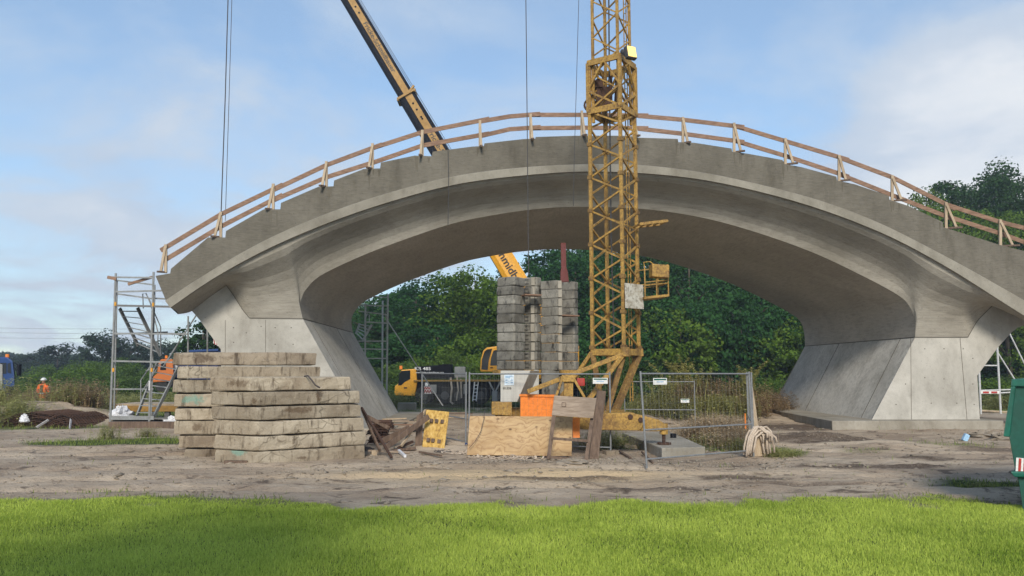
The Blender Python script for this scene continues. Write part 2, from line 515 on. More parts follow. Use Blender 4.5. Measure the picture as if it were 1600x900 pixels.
def ground_mat():
    m, t, b = new_mat('site ground')
    v = coords(t, 'World')
    vs = coords(t, 'World', (0.8, 1.5, 1))
    a = N(t, 'ShaderNodeAttribute', attribute_name='green')
    n1 = noise(t, v, 0.35, 6, 0.6, 0.3)
    n2 = noise(t, vs, 1.6, 8, 0.68, 0.8)
    n3 = noise(t, v, 22, 5, 0.7)
    c = mixc(t, ramp(t, n1, [(0.38, (0, 0, 0)), (0.62, (1, 1, 1))]), (0.33, 0.25, 0.178), (0.51, 0.412, 0.305))
    wet = ramp(t, n2, [(0.555, (0, 0, 0)), (0.63, (0.80,) * 3)])
    c = mixc(t, wet, c, (0.075, 0.050, 0.034))
    c = mixc(t, ramp(t, n2, [(0.30, (0.6,) * 3), (0.44, (0, 0, 0))]), c, (0.50, 0.42, 0.33))
    # sandy spill in front of the plywood
    g2 = N(t, 'ShaderNodeAttribute', attribute_name='sand')
    c = mixc(t, math_n(t, 'MULTIPLY', g2.outputs['Fac'], ramp(t, n2, [(0.60, (1, 1, 1)), (0.68, (0.2,) * 3)])), c, (0.58, 0.43, 0.26))
    g3 = N(t, 'ShaderNodeAttribute', attribute_name='mud')
    c = mixc(t, math_n(t, 'MULTIPLY', g3.outputs['Fac'], ramp(t, n3, [(0.35, (1, 1, 1)), (0.7, (0.5,) * 3)])), c, (0.070, 0.045, 0.030))
    c = mixc(t, ramp(t, n3, [(0.33, (0.5,) * 3), (0.44, (0, 0, 0))]), c, (0.07, 0.05, 0.036))
    c = mixc(t, ramp(t, n3, [(0.58, (0, 0, 0)), (0.70, (0.6,) * 3)]), c, (0.44, 0.37, 0.30))
    gr = mixc(t, ramp(t, n3, [(0.3, (0, 0, 0)), (0.7, (1, 1, 1))]), (0.028, 0.045, 0.010), (0.075, 0.105, 0.022))
    c = mixc(t, a.outputs['Fac'], c, gr)
    L(t, c, b.inputs['Base Color'])
    L(t, ramp(t, wet, [(0, (0.95,) * 3), (1, (0.7,) * 3)]), b.inputs['Roughness'])
    b.inputs['Specular IOR Level'].default_value = 0.25
    h = math_n(t, 'ADD', math_n(t, 'MULTIPLY', n2, 1.2), math_n(t, 'MULTIPLY', n3, 0.35))
    bump(t, b, h, 0.9, 0.09)
    return m


M['ground'] = ground_mat()

# ------------------------------------------------------------------ builders
ORG = {}


class MB:
    def __init__(s):
        s.v, s.f = [], []

    def add(s, vs, fs):
        o = len(s.v)
        s.v += [tuple(p) for p in vs]
        s.f += [tuple(i + o for i in f) for f in fs]
        return s

    def box(s, c, size, rot=None):
        c = Vector(c)
        m = rot if rot is not None else Matrix.Identity(3)
        h = [x / 2 for x in size]
        vs = [c + m @ Vector((x * h[0], y * h[1], z * h[2])) for x in (-1, 1) for y in (-1, 1) for z in (-1, 1)]
        return s.add(vs, [(0, 1, 3, 2), (4, 6, 7, 5), (0, 4, 5, 1), (2, 3, 7, 6), (0, 2, 6, 4), (1, 5, 7, 3)])

    def bar(s, p, q, w, h, up=(0, 0, 1)):
        p, q = Vector(p), Vector(q)
        d = (q - p)
        ln = d.length
        if ln < 1e-6:
            return s
        d.normalize()
        u = Vector(up)
        if abs(d.dot(u)) > 0.98:
            u = Vector((0, 1, 0))
        x = d.cross(u).normalized()
        z = x.cross(d).normalized()
        vs = []
        for e in (p, q):
            for a, b in ((-1, -1), (1, -1), (1, 1), (-1, 1)):
                vs.append(e + x * (a * w / 2) + z * (b * h / 2))
        return s.add(vs, [(3, 2, 1, 0), (4, 5, 6, 7), (0, 1, 5, 4), (1, 2, 6, 5), (2, 3, 7, 6), (3, 0, 4, 7)])

    def path(s, pts, r, n=8, r2=None):
        pts = [Vector(p) for p in pts]
        k = len(pts)
        o = len(s.v)
        prev = None
        for i, p in enumerate(pts):
            d = (pts[min(i + 1, k - 1)] - pts[max(i - 1, 0)]).normalized()
            u = Vector((0, 0, 1)) if abs(d.z) < 0.95 else Vector((1, 0, 0))
            if prev is not None:
                u = prev
            x = d.cross(u)
            if x.length < 1e-4:
                x = d.orthogonal()
            x.normalize()
            y = x.cross(d).normalized()
            prev = y
            rr = r if r2 is None else r + (r2 - r) * i / (k - 1)
            for j in range(n):
                a = 2 * math.pi * j / n
                s.v.append(tuple(p + x * (rr * math.cos(a)) + y * (rr * math.sin(a))))
        for i in range(k - 1):
            for j in range(n):
                a, b = o + i * n + j, o + i * n + (j + 1) % n
                s.f.append((a, b, b + n, a + n))
        s.f.append(tuple(o + j for j in range(n))[::-1])
        s.f.append(tuple(o + (k - 1) * n + j for j in range(n)))
        return s

    def tube(s, p, q, r, n=8, r2=None):
        return s.path([p, q], r, n, r2)

    def prism(s, pts, off):
        pts = [Vector(p) for p in pts]
        off = Vector(off)
        n = len(pts)
        return s.add(pts + [p + off for p in pts],
                     [tuple(range(n))[::-1], tuple(range(n, 2 * n))] + [(i, (i + 1) % n, (i + 1) % n + n, i + n) for i in range(n)])

    def strip(s, A, B):
        n = len(A)
        return s.add(list(A) + list(B), [(i, i + 1, n + i + 1, n + i) for i in range(n - 1)])

    def build(s, name, mat, parent=None, smooth=False, bevel=0.0, at_=None, seg=2):
        o0 = Vector(ORG.get(parent.name, (0, 0, 0))) if parent is not None else Vector(at_ if at_ is not None else (0, 0, 0))
        me = bpy.data.meshes.new(name)
        me.from_pydata([(v[0] - o0.x, v[1] - o0.y, v[2] - o0.z) for v in s.v], [], s.f)
        me.validate()
        return link(name, me, mat, parent, smooth, bevel, o0, seg)


def link(name, me, mat, parent, smooth=False, bevel=0.0, o0=Vector(), seg=2):
    if mat is not None:
        for mm in (mat if isinstance(mat, (list, tuple)) else [mat]):
            me.materials.append(mm)
    if smooth:
        me.polygons.foreach_set('use_smooth', [True] * len(me.polygons))
    o = bpy.data.objects.new(name, me)
    COL.objects.link(o)
    if parent is not None:
        o.parent = parent
    else:
        o.location = o0
    ORG[o.name] = tuple(o0)
    if bevel:
        b = o.modifiers.new('bevel', 'BEVEL')
        b.width, b.segments, b.limit_method, b.angle_limit = bevel, seg, 'ANGLE', R(40)
    return o


def tag(o, label=None, cat=None, group=None, kind=None):
    if label: o['label'] = label
    if cat: o['category'] = cat
    if group: o['group'] = group
    if kind: o['kind'] = kind
    return o


def thing(name, label, cat, loc=(0, 0, 0), group=None):
    o = bpy.data.objects.new(name, None)
    COL.objects.link(o)
    o.location = loc
    o.empty_display_size = 0.2
    ORG[o.name] = tuple(loc)
    return tag(o, label, cat, group)


def np_mesh(name, V, Fc):
    """V (n,3), Fc (m,k) fast mesh"""
    V = np.asarray(V, np.float32); Fc = np.asarray(Fc, np.int32)
    me = bpy.data.meshes.new(name)
    me.vertices.add(len(V)); me.vertices.foreach_set('co', V.ravel())
    m, k = Fc.shape
    me.loops.add(m * k); me.loops.foreach_set('vertex_index', Fc.ravel())
    me.polygons.add(m)
    me.polygons.foreach_set('loop_start', np.arange(m, dtype=np.int32) * k)
    me.polygons.foreach_set('loop_total', np.full(m, k, np.int32))
    me.update(calc_edges=True)
    return me


def kids(o):
    return [c for c in list(bpy.data.objects) if c.parent == o]


def copy_tree(o, parent=None):
    c = o.copy()
    COL.objects.link(c)
    if parent is not None:
        c.parent = parent
    for ch in kids(o):
        copy_tree(ch, c)
    return c


def text_part(s, size, mat, parent, M4, name='lettering', depth=0.004, align='CENTER', squash=1.0):
    cu = bpy.data.curves.new('t', 'FONT')
    cu.body = s
    cu.size = size
    cu.extrude = depth
    cu.offset = size * .012
    cu.align_x = align
    cu.align_y = 'CENTER'
    tmp = bpy.data.objects.new('t', cu)
    COL.objects.link(tmp)
    dg = bpy.context.evaluated_depsgraph_get()
    me = bpy.data.meshes.new_from_object(tmp.evaluated_get(dg))
    me.name = name
    bpy.data.objects.remove(tmp)
    o0 = Vector(ORG[parent.name])
    me.transform(Matrix.Translation(-o0) @ M4 @ Matrix.Diagonal((squash, 1, 1, 1)))
    me.materials.clear()
    return link(name, me, mat, parent, o0=o0)


def frame4(o, x, z):
    """matrix whose local X runs along x, local Y along z, origin o"""
    x = Vector(x).normalized()
    n = x.cross(Vector(z)).normalized()
    y = n.cross(x).normalized()
    return Matrix(((x.x, y.x, n.x, o[0]), (x.y, y.y, n.y, o[1]), (x.z, y.z, n.z, o[2]), (0, 0, 0, 1)))


def herm(P, xs):
    """smooth curve through (x, y) points"""
    P = np.array(P, float)
    X, Y = P[:, 0], P[:, 1]
    d = np.gradient(Y, X)
    xs = np.asarray(xs, float)
    i = np.clip(np.searchsorted(X, xs) - 1, 0, len(X) - 2)
    h = X[i + 1] - X[i]
    t = (xs - X[i]) / h
    return (Y[i] * (1 + 2 * t) * (1 - t) ** 2 + d[i] * h * t * (1 - t) ** 2 + Y[i + 1] * t * t * (3 - 2 * t) + d[i + 1] * h * t * t * (t - 1))


# ================================================================== GROUND
def axis(lo, a, b, hi, fine, grow=1.12):
    xs = list(np.arange(a, b, fine))
    st, x = fine, b
    while x < hi:
        xs.append(x); st *= grow; x += st
    xs.append(hi)
    st, x = fine * grow, a
    lft = []
    while x > lo:
        x -= st; st *= grow; lft.append(max(x, lo))
    return np.array(lft[::-1] + xs)


def lawn_edge(x):
    """distance at which the lawn gives way to bare earth"""
    return 12.3 + 1.3 * (fbm(np.asarray(x) * 0.35 + 2, np.asarray(x) * 0 + 1.5, 4) - 0.5) - 0.9 * sst(6.4, 8.4, x)


PATCH = []      # green patches on the bare ground: photo pixel centre, radii in metres, strength
for (px_, py_, rx, ry, s_) in [(1530, 757, 1.1, .5, 1.0), (1215, 706, .9, .8, 1.0), (1090, 700, 1.5, 1.2, .7), (1000, 690, 1.6, 1.0, .7), (150, 692, 2.2, 1.3, 1.0), (240, 690, 1.8, 1.4, 1.0), (60, 668, 3.0, 1.8, .8),
                               (1500, 700, 1.5, .6, .35), (1350, 705, .8, .35, .3), (400, 640, 6, 3, .8), (1560, 630, 4, 5, 1.0)]:
    g_ = gnd(px_, py_)
    PATCH.append((g_.x, g_.y, rx, ry, s_))


def green_mask(x, y):
    x = np.asarray(x, float); y = np.asarray(y, float)
    n = fbm(x * 1.3, y * 1.3, 4)
    m = 1 - sst(-0.6, 0.5, y - lawn_edge(x) + (n - 0.5) * 2.0)
    for (a, b, rx, ry, s) in PATCH:
        e = np.exp(-((x - a) / rx) ** 2 - ((y - b) / ry) ** 2)
        m = np.maximum(m, s * sst(0.35, 0.75, e * (0.5 + n)))
    far = sst(38, 46, y + 6 * (n - 0.5) + np.where(x < -9, 9.0, 0)) * sst(0.25, 0.5, n + sst(46, 60, y))
    return np.clip(np.maximum(m, far), 0, 1)


xs = axis(-900, -15, 17, 900, 0.13)
ys = axis(-30, 5, 31, 1400, 0.13)
GX, GY = np.meshgrid(xs, ys)
GZ = gz(GX, GY)
nx, ny = len(xs), len(ys)
idx = np.arange(nx * ny).reshape(ny, nx)
Fq = np.stack([idx[:-1, :-1], idx[:-1, 1:], idx[1:, 1:], idx[1:, :-1]], -1).reshape(-1, 4)
gme = np_mesh('ground', np.stack([GX, GY, GZ], -1).reshape(-1, 3), Fq)
ga = gme.attributes.new('green', 'FLOAT', 'POINT')
ga.data.foreach_set('value', green_mask(GX, GY).astype(np.float32).ravel())
sa = gme.attributes.new('sand', 'FLOAT', 'POINT')
g_ = gnd(800, 742)
sand = np.exp(-((GX - g_.x) / 3.0) ** 2 - ((GY - g_.y) / 0.85) ** 2) * 1.8
mda = gme.attributes.new('mud', 'FLOAT', 'POINT')
mda.data.foreach_set('value', mud_mask(GX, GY).astype(np.float32).ravel())
sa.data.foreach_set('value', np.clip(sand, 0, 1).astype(np.float32).ravel())
ground = link('ground', gme, M['ground'], None, smooth=True)
tag(ground, 'bare brown earth of the building site with ruts', 'ground', kind='structure')


def blades(name, X, Y, h, w, lean=0.5, mat=None, z=None):
    n = len(X)
    Z = gz(X, Y) if z is None else z
    a = RNG.random(n) * 2 * np.pi
    b = RNG.random(n) * 2 * np.pi
    ln = RNG.random(n) * lean * h
    hx, hy = np.cos(a) * w / 2, np.sin(a) * w / 2
    tx, ty = np.cos(b) * ln, np.sin(b) * ln
    base = np.stack([X, Y, Z - 0.005], -1)
    L_ = base + np.stack([-hx, -hy, 0 * hx], -1)
    R_ = base + np.stack([hx, hy, 0 * hx], -1)
    m1 = base + np.stack([tx * 0.35 + hx * .8, ty * 0.35 + hy * .8, h * 0.6], -1)
    m0 = base + np.stack([tx * 0.35 - hx * .8, ty * 0.35 - hy * .8, h * 0.6], -1)
    T = base + np.stack([tx, ty, np.sqrt(np.maximum(h * h - ln * ln * .5, 0.2 * h * h))], -1)
    V = np.stack([L_, R_, m1, m0, T], 1).reshape(-1, 3)
    i = np.arange(n)[:, None] * 5
    Fa = np.concatenate([i + np.array([[0, 1, 2]]), i + np.array([[0, 2, 3]]), i + np.array([[3, 2, 4]])], 0)
    return link(name, np_mesh(name, V, Fa), mat, None)


# lawn in the foreground
nl = 520000
ly = 6.6 + (13.2 - 6.6) * RNG.random(nl) ** 1.15
lx = (RNG.random(nl) * 2 - 1) * (0.70 * ly + 0.4)
keep = RNG.random(nl) < sst(0.25, 0.9, green_mask(lx, ly))
lx, ly = lx[keep], ly[keep]
hh = (0.022 + 0.055 * RNG.random(len(lx)) ** 1.4) * (0.55 + 0.9 * fbm(lx * 1.2, ly * 1.2, 3)) * (0.45 + 0.55 * sst(0.0, 0.9, lawn_edge(lx) - ly + 0.3))
tag(blades('lawn', lx, ly, hh, 0.0045 + 0.003 * RNG.random(len(lx)), 0.9, M['lawn']), 'bright mown green lawn in front of the building site', 'lawn', kind='stuff')
# rough tufts on the bare ground
nr = 200000
ry_ = 12 + 34 * RNG.random(nr) ** 1.2
rx_ = (RNG.random(nr) * 2 - 1) * (0.70 * ry_ + 1)
gm = green_mask(rx_, ry_) * sst(0.0, 0.4, ry_ - lawn_edge(rx_))
keep = RNG.random(nr) < gm * 0.9 + 0.004
rx_, ry_ = rx_[keep], ry_[keep]
hh = (0.06 + 0.12 * RNG.random(len(rx_))) * (0.5 + 0.9 * fbm(rx_ * 0.8, ry_ * 0.8, 3)) * (0.6 + 0.4 * sst(14, 24, ry_))
tag(blades('grass_tufts', rx_, ry_, hh, 0.012, 1.0, M['rough_grass']), 'rough grass growing in patches on the bare ground', 'grass', kind='stuff')


# ================================================================== BRIDGE
D0, D1 = 25.6, 27.0             # near parapet face and near arch edge, metres along WD
DW = 63.7                       # D + D' = DW mirrors a point to the far side


def far(p, D):
    return p + WD * (DW - 2 * D)


TOP = [(243, 431), (266, 427), (267, 420), (325, 371), (352, 371), (353, 361), (412, 327), (438, 327), (439, 317), (497, 292), (521, 291), (522, 282), (568, 264), (594, 263), (595, 254),
       (648, 243), (675, 244), (676, 237), (738, 229), (756, 228), (757, 224), (820, 217), (836, 217), (837, 214), (900, 212), (980, 212), (997, 215), (1059, 217), (1060, 222), (1085, 223),
       (1143, 232), (1144, 237), (1168, 240), (1223, 250), (1224, 256), (1252, 261), (1307, 276), (1308, 282), (1336, 288), (1389, 306), (1390, 312), (1420, 322), (1473, 347), (1474, 355),
       (1500, 363), (1560, 382), (1600, 392), (1680, 418), (1740, 440)]
BT = [(243, 480), (259, 469), (330, 423), (405, 380), (502, 337), (620, 297.5), (701, 277), (824, 261), (897, 257), (1000, 258), (1095, 269), (1182, 287), (1280, 313), (1373, 348), (1467, 395), (1600, 469), (1740, 552)]
BB = [(250, 493), (267, 481), (330, 438), (405, 396), (502, 353), (620, 312.5), (701, 291), (824, 274), (897, 269), (1000, 271), (1095, 281), (1182, 299), (1280, 327), (1330, 345), (1400, 375), (1467, 411), (1600, 494), (1760, 590)]


def shift(x):
    return max(0.0, 1 - (x - 243) / 120) * 16


bridge = thing('arch_bridge', 'unfinished grey concrete arch bridge with flared edges spanning the site', 'bridge', (0, 27, 0))
bp = bridge
stations = []
for (xa, ya), (xb, yb) in zip(TOP[:-1], TOP[1:]):
    k = max(1, int((xb - xa) / 14))
    stations += [(xa + (xb - xa) * i / k, ya + (yb - ya) * i / k) for i in range(k)]
stations.append(TOP[-1])
sx = [x + shift(x) for x, _ in stations]
top_n = [br(x, y, D0) for x, y in stations]
bt_n = [br(x, y, D0) for x, y in zip(sx, herm(BT, sx))]
top_in = [p + WD * 0.35 for p in top_n]
deck_in = [p - Vector((0, 0, 0.25)) for p in top_in]
FW = WD * (DW - 2 * D0)
for fl in (0, 1):
    mb = MB()
    fn = (lambda P: [p + FW - 2 * WD * ((p - q).dot(WD)) for p, q in zip(P, top_n)]) if fl else (lambda P: P)
    a, b_, c_, d_ = fn(top_n), fn(bt_n), fn(top_in), fn(deck_in)
    if fl:
        b_ = [p + FW for p in bt_n]
    mb.strip(a, b_); mb.strip(a, c_); mb.strip(c_, d_)
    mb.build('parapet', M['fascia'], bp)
    # projecting edge band
    mb = MB()
    xs_b = np.linspace(259, 1740, 110)
    P = 0.05
    t0 = [br(x, y, D0) for x, y in zip(xs_b, herm(BT, xs_b))]
    xs_c = xs_b + 8 * np.clip(1 - (xs_b - 259) / 120, 0, 1)
    t1 = [br(x, y, D0) for x, y in zip(xs_c, herm(BB, xs_c))]
    s_ = -1 if not fl else 1
    off = FW if fl else Vector((0, 0, 0))
    up = Vector((0, 0, 0.03))
    g0 = [p + off + WD * s_ * P for p in t0]
    g1 = [p + off + WD * s_ * P for p in t1]
    g2 = [p + off - WD * s_ * 0.07 for p in t1]
    mb.strip([p + off for p in t0], [p - up for p in g0]); mb.strip([p - up for p in g0], g1); mb.strip(g1, g2)
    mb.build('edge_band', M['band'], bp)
# deck slab between the parapets
mb = MB()
mb.strip(deck_in, [p + FW - WD * 0.7 for p in deck_in])
mb.build('deck', M['found'], bp)

# cove and arch: lower edge curve (photo x, y, D) with matching band x
LOW = [
    [(278, 491, 26.4, 268), (300, 486, 27, 290), (325, 466, 27, 315), (354, 446, 27, 342)],
    [(354, 446, 27, 342), (366, 463, 27, 356), (378, 482, 27, 370), (390, 497, 27, 383)],
    [(390, 497, 27, 383), (430, 497, 27, 410), (473, 498, 27, 440)],
    [(473, 498, 27, 440), (470, 484, 27, 448), (470, 470, 27, 456), (479, 451, 27, 472), (502, 430, 27, 495), (560, 402, 27, 555), (620, 378.5, 27, 617), (701, 351, 27, 700), (760, 338, 27, 760),
     (825, 328, 27, 825), (897, 323, 27, 897), (1000, 326, 27, 1000), (1095, 339.5, 27, 1095), (1182, 363, 27, 1183), (1269, 394, 27, 1272), (1342, 428, 27, 1348), (1400, 459, 27, 1408),
     (1420, 477, 27, 1428), (1429, 500, 27, 1446), (1430, 527, 27, 1462)],
    [(1430, 527, 27, 1462), (1470, 527, 27, 1488), (1512, 527, 27, 1515)],
    [(1512, 527, 27, 1515), (1520, 513, 27, 1528), (1529, 499, 27, 1540), (1550, 478, 27, 1556)],
    [(1550, 478, 27, 1556), (1585, 490, 27, 1588), (1612, 504, 27, 1615)],
]


def catmull(P, k=6):
    P = np.array(P, float)
    out = []
    for i in range(len(P) - 1):
        p0, p1, p2, p3 = P[max(i - 1, 0)], P[i], P[i + 1], P[min(i + 2, len(P) - 1)]
        for j in range(k):
            t = j / k
            out.append(0.5 * (2 * p1 + (p2 - p0) * t + (2 * p0 - 5 * p1 + 4 * p2 - p3) * t * t + (3 * p1 - p0 - 3 * p2 + p3) * t ** 3))
    out.append(P[-1])
    return out


PROF = [(0, 0), (0.05, 0.10), (0.16, 0.19), (0.32, 0.27), (0.5, 0.36), (0.66, 0.47), (0.80, 0.61), (0.91, 0.78), (1, 1)]
arch_edge = None
lows = []
for fl in (0, 1):
    mb = MB()
    low_all, hi_all = [], []
    for gi, seg in enumerate(LOW):
        pts = catmull(seg, 6)
        low = [br(p[0], p[1], p[2]) for p in pts]
        bx = [q[3] for q in pts]
        hi = [br(x, y, D0 + 0.07) for x, y in zip(bx, herm(BB, bx))]
        if gi == 3 and not fl:
            arch_edge = low
        if not fl:
            lows.append(low)
        k0_ = 0 if gi == 0 else 1
        low_all += low[k0_:]; hi_all += hi[k0_:]
    LA, HA = np.array([tuple(p) for p in low_all]), np.array([tuple(p) for p in hi_all])
    wdv = np.array(tuple(WD))
    nS = len(LA)
    rows = []
    for (u, v) in PROF:
        DV = LA - HA
        wdp = DV @ wdv
        AX = DV - wdp[:, None] * wdv[None]
        sg = 8.0 * (1 - v)
        if 0 < v < 1:
            ii = np.arange(nS)
            Kw = np.exp(-.5 * ((ii[:, None] - ii[None]) / sg) ** 2)
            Kw[:6] = np.eye(nS)[:6]; Kw[-6:] = np.eye(nS)[-6:]
            Kw /= Kw.sum(1, keepdims=True)
            AX = Kw @ AX; wdp = Kw @ wdp
        Pn = HA + wdp[:, None] * u * wdv[None] + AX * v
        row = [Vector(p) for p in Pn]
        if fl:
            row = [p + WD * (DW - 2 * p.dot(WD)) for p in row]
        rows.append(row)
    for r0, r1 in zip(rows[:-1], rows[1:]):
        mb.strip(r0, r1)
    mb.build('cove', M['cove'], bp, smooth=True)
mb = MB()
span = WD * (DW - 2 * D1)
KS = 4
for k in range(KS):
    mb.strip([p + span * (k / KS) for p in arch_edge], [p + span * ((k + 1) / KS) for p in arch_edge])
soff = mb.build('arch_soffit', M['soffit'], bp, smooth=True)


def pier(outline, wing_in, base_i, base_o, nm):
    """outline of the near face: joint and wing boundary points (photo x, y, D), then outer edge down to the base"""
    mb = MB()
    P = [br(*q) for q in outline]
    n = len(P)
    Q = [p + WD * (DW - 2 * p.dot(WD)) for p in P]
    mb.add(P, [tuple(range(n))])
    mb.add(Q, [tuple(range(n))[::-1]])
    return mb, P, Q


# left leg
zb = -0.15
Lout = [(390, 497, 27), (378, 482, 27), (366, 463, 27), (354, 446, 27), (325, 466, 27), (300, 486, 27), (312, 500, 27), (345, 546, 27), (346, 600, 27), (346, 674, 27), (572, 674, 27), (473, 498, 27)]
Rout = [(1430, 527, 27), (1362, 656, 27), (1362, 664, 27), (1532, 664, 27), (1531, 655, 27), (1527, 587, 27), (1559, 543, 27), (1579, 521, 27), (1590, 512, 27), (1612, 504, 27), (1585, 490, 27), (1550, 478, 27), (1529, 499, 27), (1520, 513, 27), (1512, 527, 27)]
for out, inner in ((Lout, (10, 11)), (Rout, (0, 1))):
    P = [br(*q) for q in out]
    n = len(P)
    Q = [p + WD * (DW - 2 * p.dot(WD)) for p in P]
    mb = MB().add(P, [tuple(range(n))]).add(Q, [tuple(range(n))[::-1]])
    for i in range(n):
        j = (i + 1) % n
        if (i, j) == inner:
            continue
        if out is Lout and i in (5, 6, 7, 8):
            mb.add([P[i], P[j], Q[j], Q[i]], [(0, 1, 2, 3)])
        if out is Rout and i in (3, 4, 5, 6, 7, 8):
            mb.add([P[i], P[j], Q[j], Q[i]], [(0, 1, 2, 3)])
    leg = mb.build('pier', M['pier'], bp)
    a, b_ = (P[10], P[11]) if out is Lout else (P[2], P[0])
    mb = MB()
    kk = 5
    for k in range(kk):
        mb.add([a + span * k / kk, b_ + span * k / kk, b_ + span * (k + 1) / kk, a + span * (k + 1) / kk], [(0, 1, 2, 3)])
    mb.build('inner_face', M['pierside'], leg)
    # casting joints
    mb = MB()
    e = Vector((0, 0, 0))
    nrm = -WD * 0.006
    jl = (P[0], P[11]) if out is Lout else (P[0], P[14])
    mb.bar(jl[0] + nrm, jl[1] + nrm, 0.02, 0.03)
    jn = P[11] if out is Lout else P[0]
    sg = Vector((0.008 if out is Lout else -0.008, 0, 0))
    mb.bar(jn + sg, jn + sg + span, 0.02, 0.03)
    # boundary between wing and cove
    bd = lows[1] if out is Lout else lows[5]
    for p, q in zip(bd[:-1], bd[1:]):
        mb.bar(p - WD * .004, q - WD * .004, 0.02, 0.025)
    # vertical panel joints
    if out is Rout:
        for (x0, x1) in ((1500, 1511), (1423, 1424)):
            mb.bar(br(x0, 528, 27 - .003), br(x1, 656, 27 - .003), 0.012, 0.016)
        for f_ in (0.10, 0.62):
            mb.bar(b_ + span * f_ + Vector((-0.004, 0, 0)), a + span * f_ + Vector((-.004, 0, 0)), 0.02, 0.015)
    else:
        for (x0, x1) in ((352, 352), (415, 415)):
            mb.bar(br(x0, 500, 27 - .003), br(x1, 600, 27 - .003), 0.012, 0.016)
        for f_ in (0.12, 0.6):
            mb.bar(b_ + span * f_ + Vector((.004, 0, 0)), a + span * f_ + Vector((.004, 0, 0)), 0.02, 0.015)
    # tie holes of the formwork
    hs = [(1445, 545), (1475, 545), (1505, 545), (1445, 590), (1475, 592), (1520, 560), (1520, 600), (1455, 630), (1495, 630), (1522, 632), (1415, 600), (1400, 632)] if out is Rout else \
         [(365, 512), (385, 520), (408, 510), (430, 512), (455, 512), (365, 535), (430, 538), (458, 538)]
    for (hx, hy) in hs:
        c = br(hx, hy, 27)
        mb.tube(c - WD * .004, c + WD * .02, 0.022, 8)
    mb.build('casting_joint', M['groove'], leg)
# left end cap of the deck
capn = [top_n[0], bt_n[0], br(267, 481, D0 + .07), br(278, 491, 26.4), br(300, 486, 27)]
capf = [p + WD * (DW - 2 * p.dot(WD)) for p in capn]
MB().add(capn + capf[::-1], [tuple(range(10))]).build('end_face', M['fascia'], bp)
# foundation pads
fl_ = [br(1180, 638, 36), br(1300, 659, 26.3), br(1568, 656, 26.3)]
zt = br(1362, 655.5, 27).z
ft = [br(1300, 659, 26.3), br(1568, 656, 26.3)]
fa = [Vector((p.x, p.y, zt)) for p in (ft[0], ft[1], ft[1] + WD * 11, ft[0] + WD * 11 + Vector((0.6, 0, 0)))]
# pull the inner edge out towards the opening
fa[3] = Vector((br(1178, 637, 37).x, fa[3].y, zt))
MB().prism([p - Vector((0, 0, 0.8)) for p in fa], (0, 0, 0.8)).build('foundation_pad', M['found'], bp, bevel=0.02)
p0, p1 = br(330, 655, 26.6), br(590, 655, 26.6)
MB().prism([Vector((p0.x, p0.y, -0.8)), Vector((p1.x + .5, p1.y, -.8)), Vector((p1.x + .5, p1.y + 11, -.8)), Vector((p0.x, p0.y + 11, -.8))], (0, 0, 0.86)).build('foundation_pad', M['found'], bp, bevel=0.02)

# ---- timber guardrail along the near parapet
POSTS = [(259, 425, 382, 251), (345, 370, 331, 335), (427, 327, 287, 419), (510, 291, 252, 503), (582, 263, 224, 576), (660, 243, 203, 657), (750, 229, 188, 752), (829, 218, 178, 832), (909, 212, 173, 914),
         (989, 213, 175, 996), (1067, 223, 183, 1075), (1147, 237, 192, 1158), (1227, 256, 216, 1240), (1311, 282, 242, 1322), (1394, 313, 274, 1409), (1478, 356, 316, 1495), (1563, 384, 343, 1583), (1650, 410, 368, 1672)]
TR = [(251, 392), (346, 335), (427, 297), (510, 258), (582, 232), (660, 207), (749, 190), (796, 182), (828, 180), (906, 180), (997, 181), (1066, 187), (1147, 197), (1227, 221), (1311, 246), (1394, 277), (1478, 320), (1561, 347), (1600, 356), (1680, 380)]
MR = [(259, 406), (346, 354), (427, 313), (510, 277), (582, 255), (660, 228), (749, 213), (796, 202), (829, 201), (906, 200), (997, 201), (1067, 209), (1147, 220), (1227, 244), (1311, 272), (1394, 305), (1478, 338), (1565, 366), (1600, 379), (1680, 403)]
rail = thing('timber_guardrail', 'brown timber guardrail with pale posts along the top edge of the bridge', 'guardrail', br(800, 215, D0 + .1))
for (x, y, ty, bx) in POSTS:
    base, topp = br(x, y + 1, D0 + 0.09), br(x, ty, D0 + 0.09)
    po = MB().bar(base, topp, 0.06, 0.09, (1, 0, 0)).build('post', M['pale'], rail, bevel=.004)
    foot = br(bx, y + 1, D0 - 0.10 if abs(bx - x) < 8 else D0 + 0.02)
    mb = MB().bar(foot, topp + (base - topp) * 0.12 + WD * -.05, 0.045, 0.08, (1, 0, 0))
    mb.build('brace', M['pale'], po)
    MB().bar(base + WD * .06 + Vector((0, 0, .02)), foot - (base - foot) * 0.35 - WD * .12 + Vector((0, 0, .02)), 0.07, 0.06).build('bracket', M['oldwood'], po)
for pts, nm, dd in ((TR, 'top_rail', 0.145), (MR, 'middle_rail', 0.15)):
    i = 0
    while i < len(pts) - 1:
        j = min(i + 2, len(pts) - 1)
        mb = MB()
        lift = 0.0 if (i // 2) % 2 else 0.012
        q = [br(a, b, D0 + dd + lift * 2.8) + Vector((0, 0, lift)) for a, b in pts[i:j + 1]]
        d = (q[-1] - q[0]).normalized()
        q[-1] = q[-1] + d * 0.35
        for a, b in zip(q[:-1], q[1:]):
            mb.bar(a, b + (b - a).normalized() * 0.01, 0.03, 0.15)
        mb.build(nm, M['rail'], rail)
        i = j

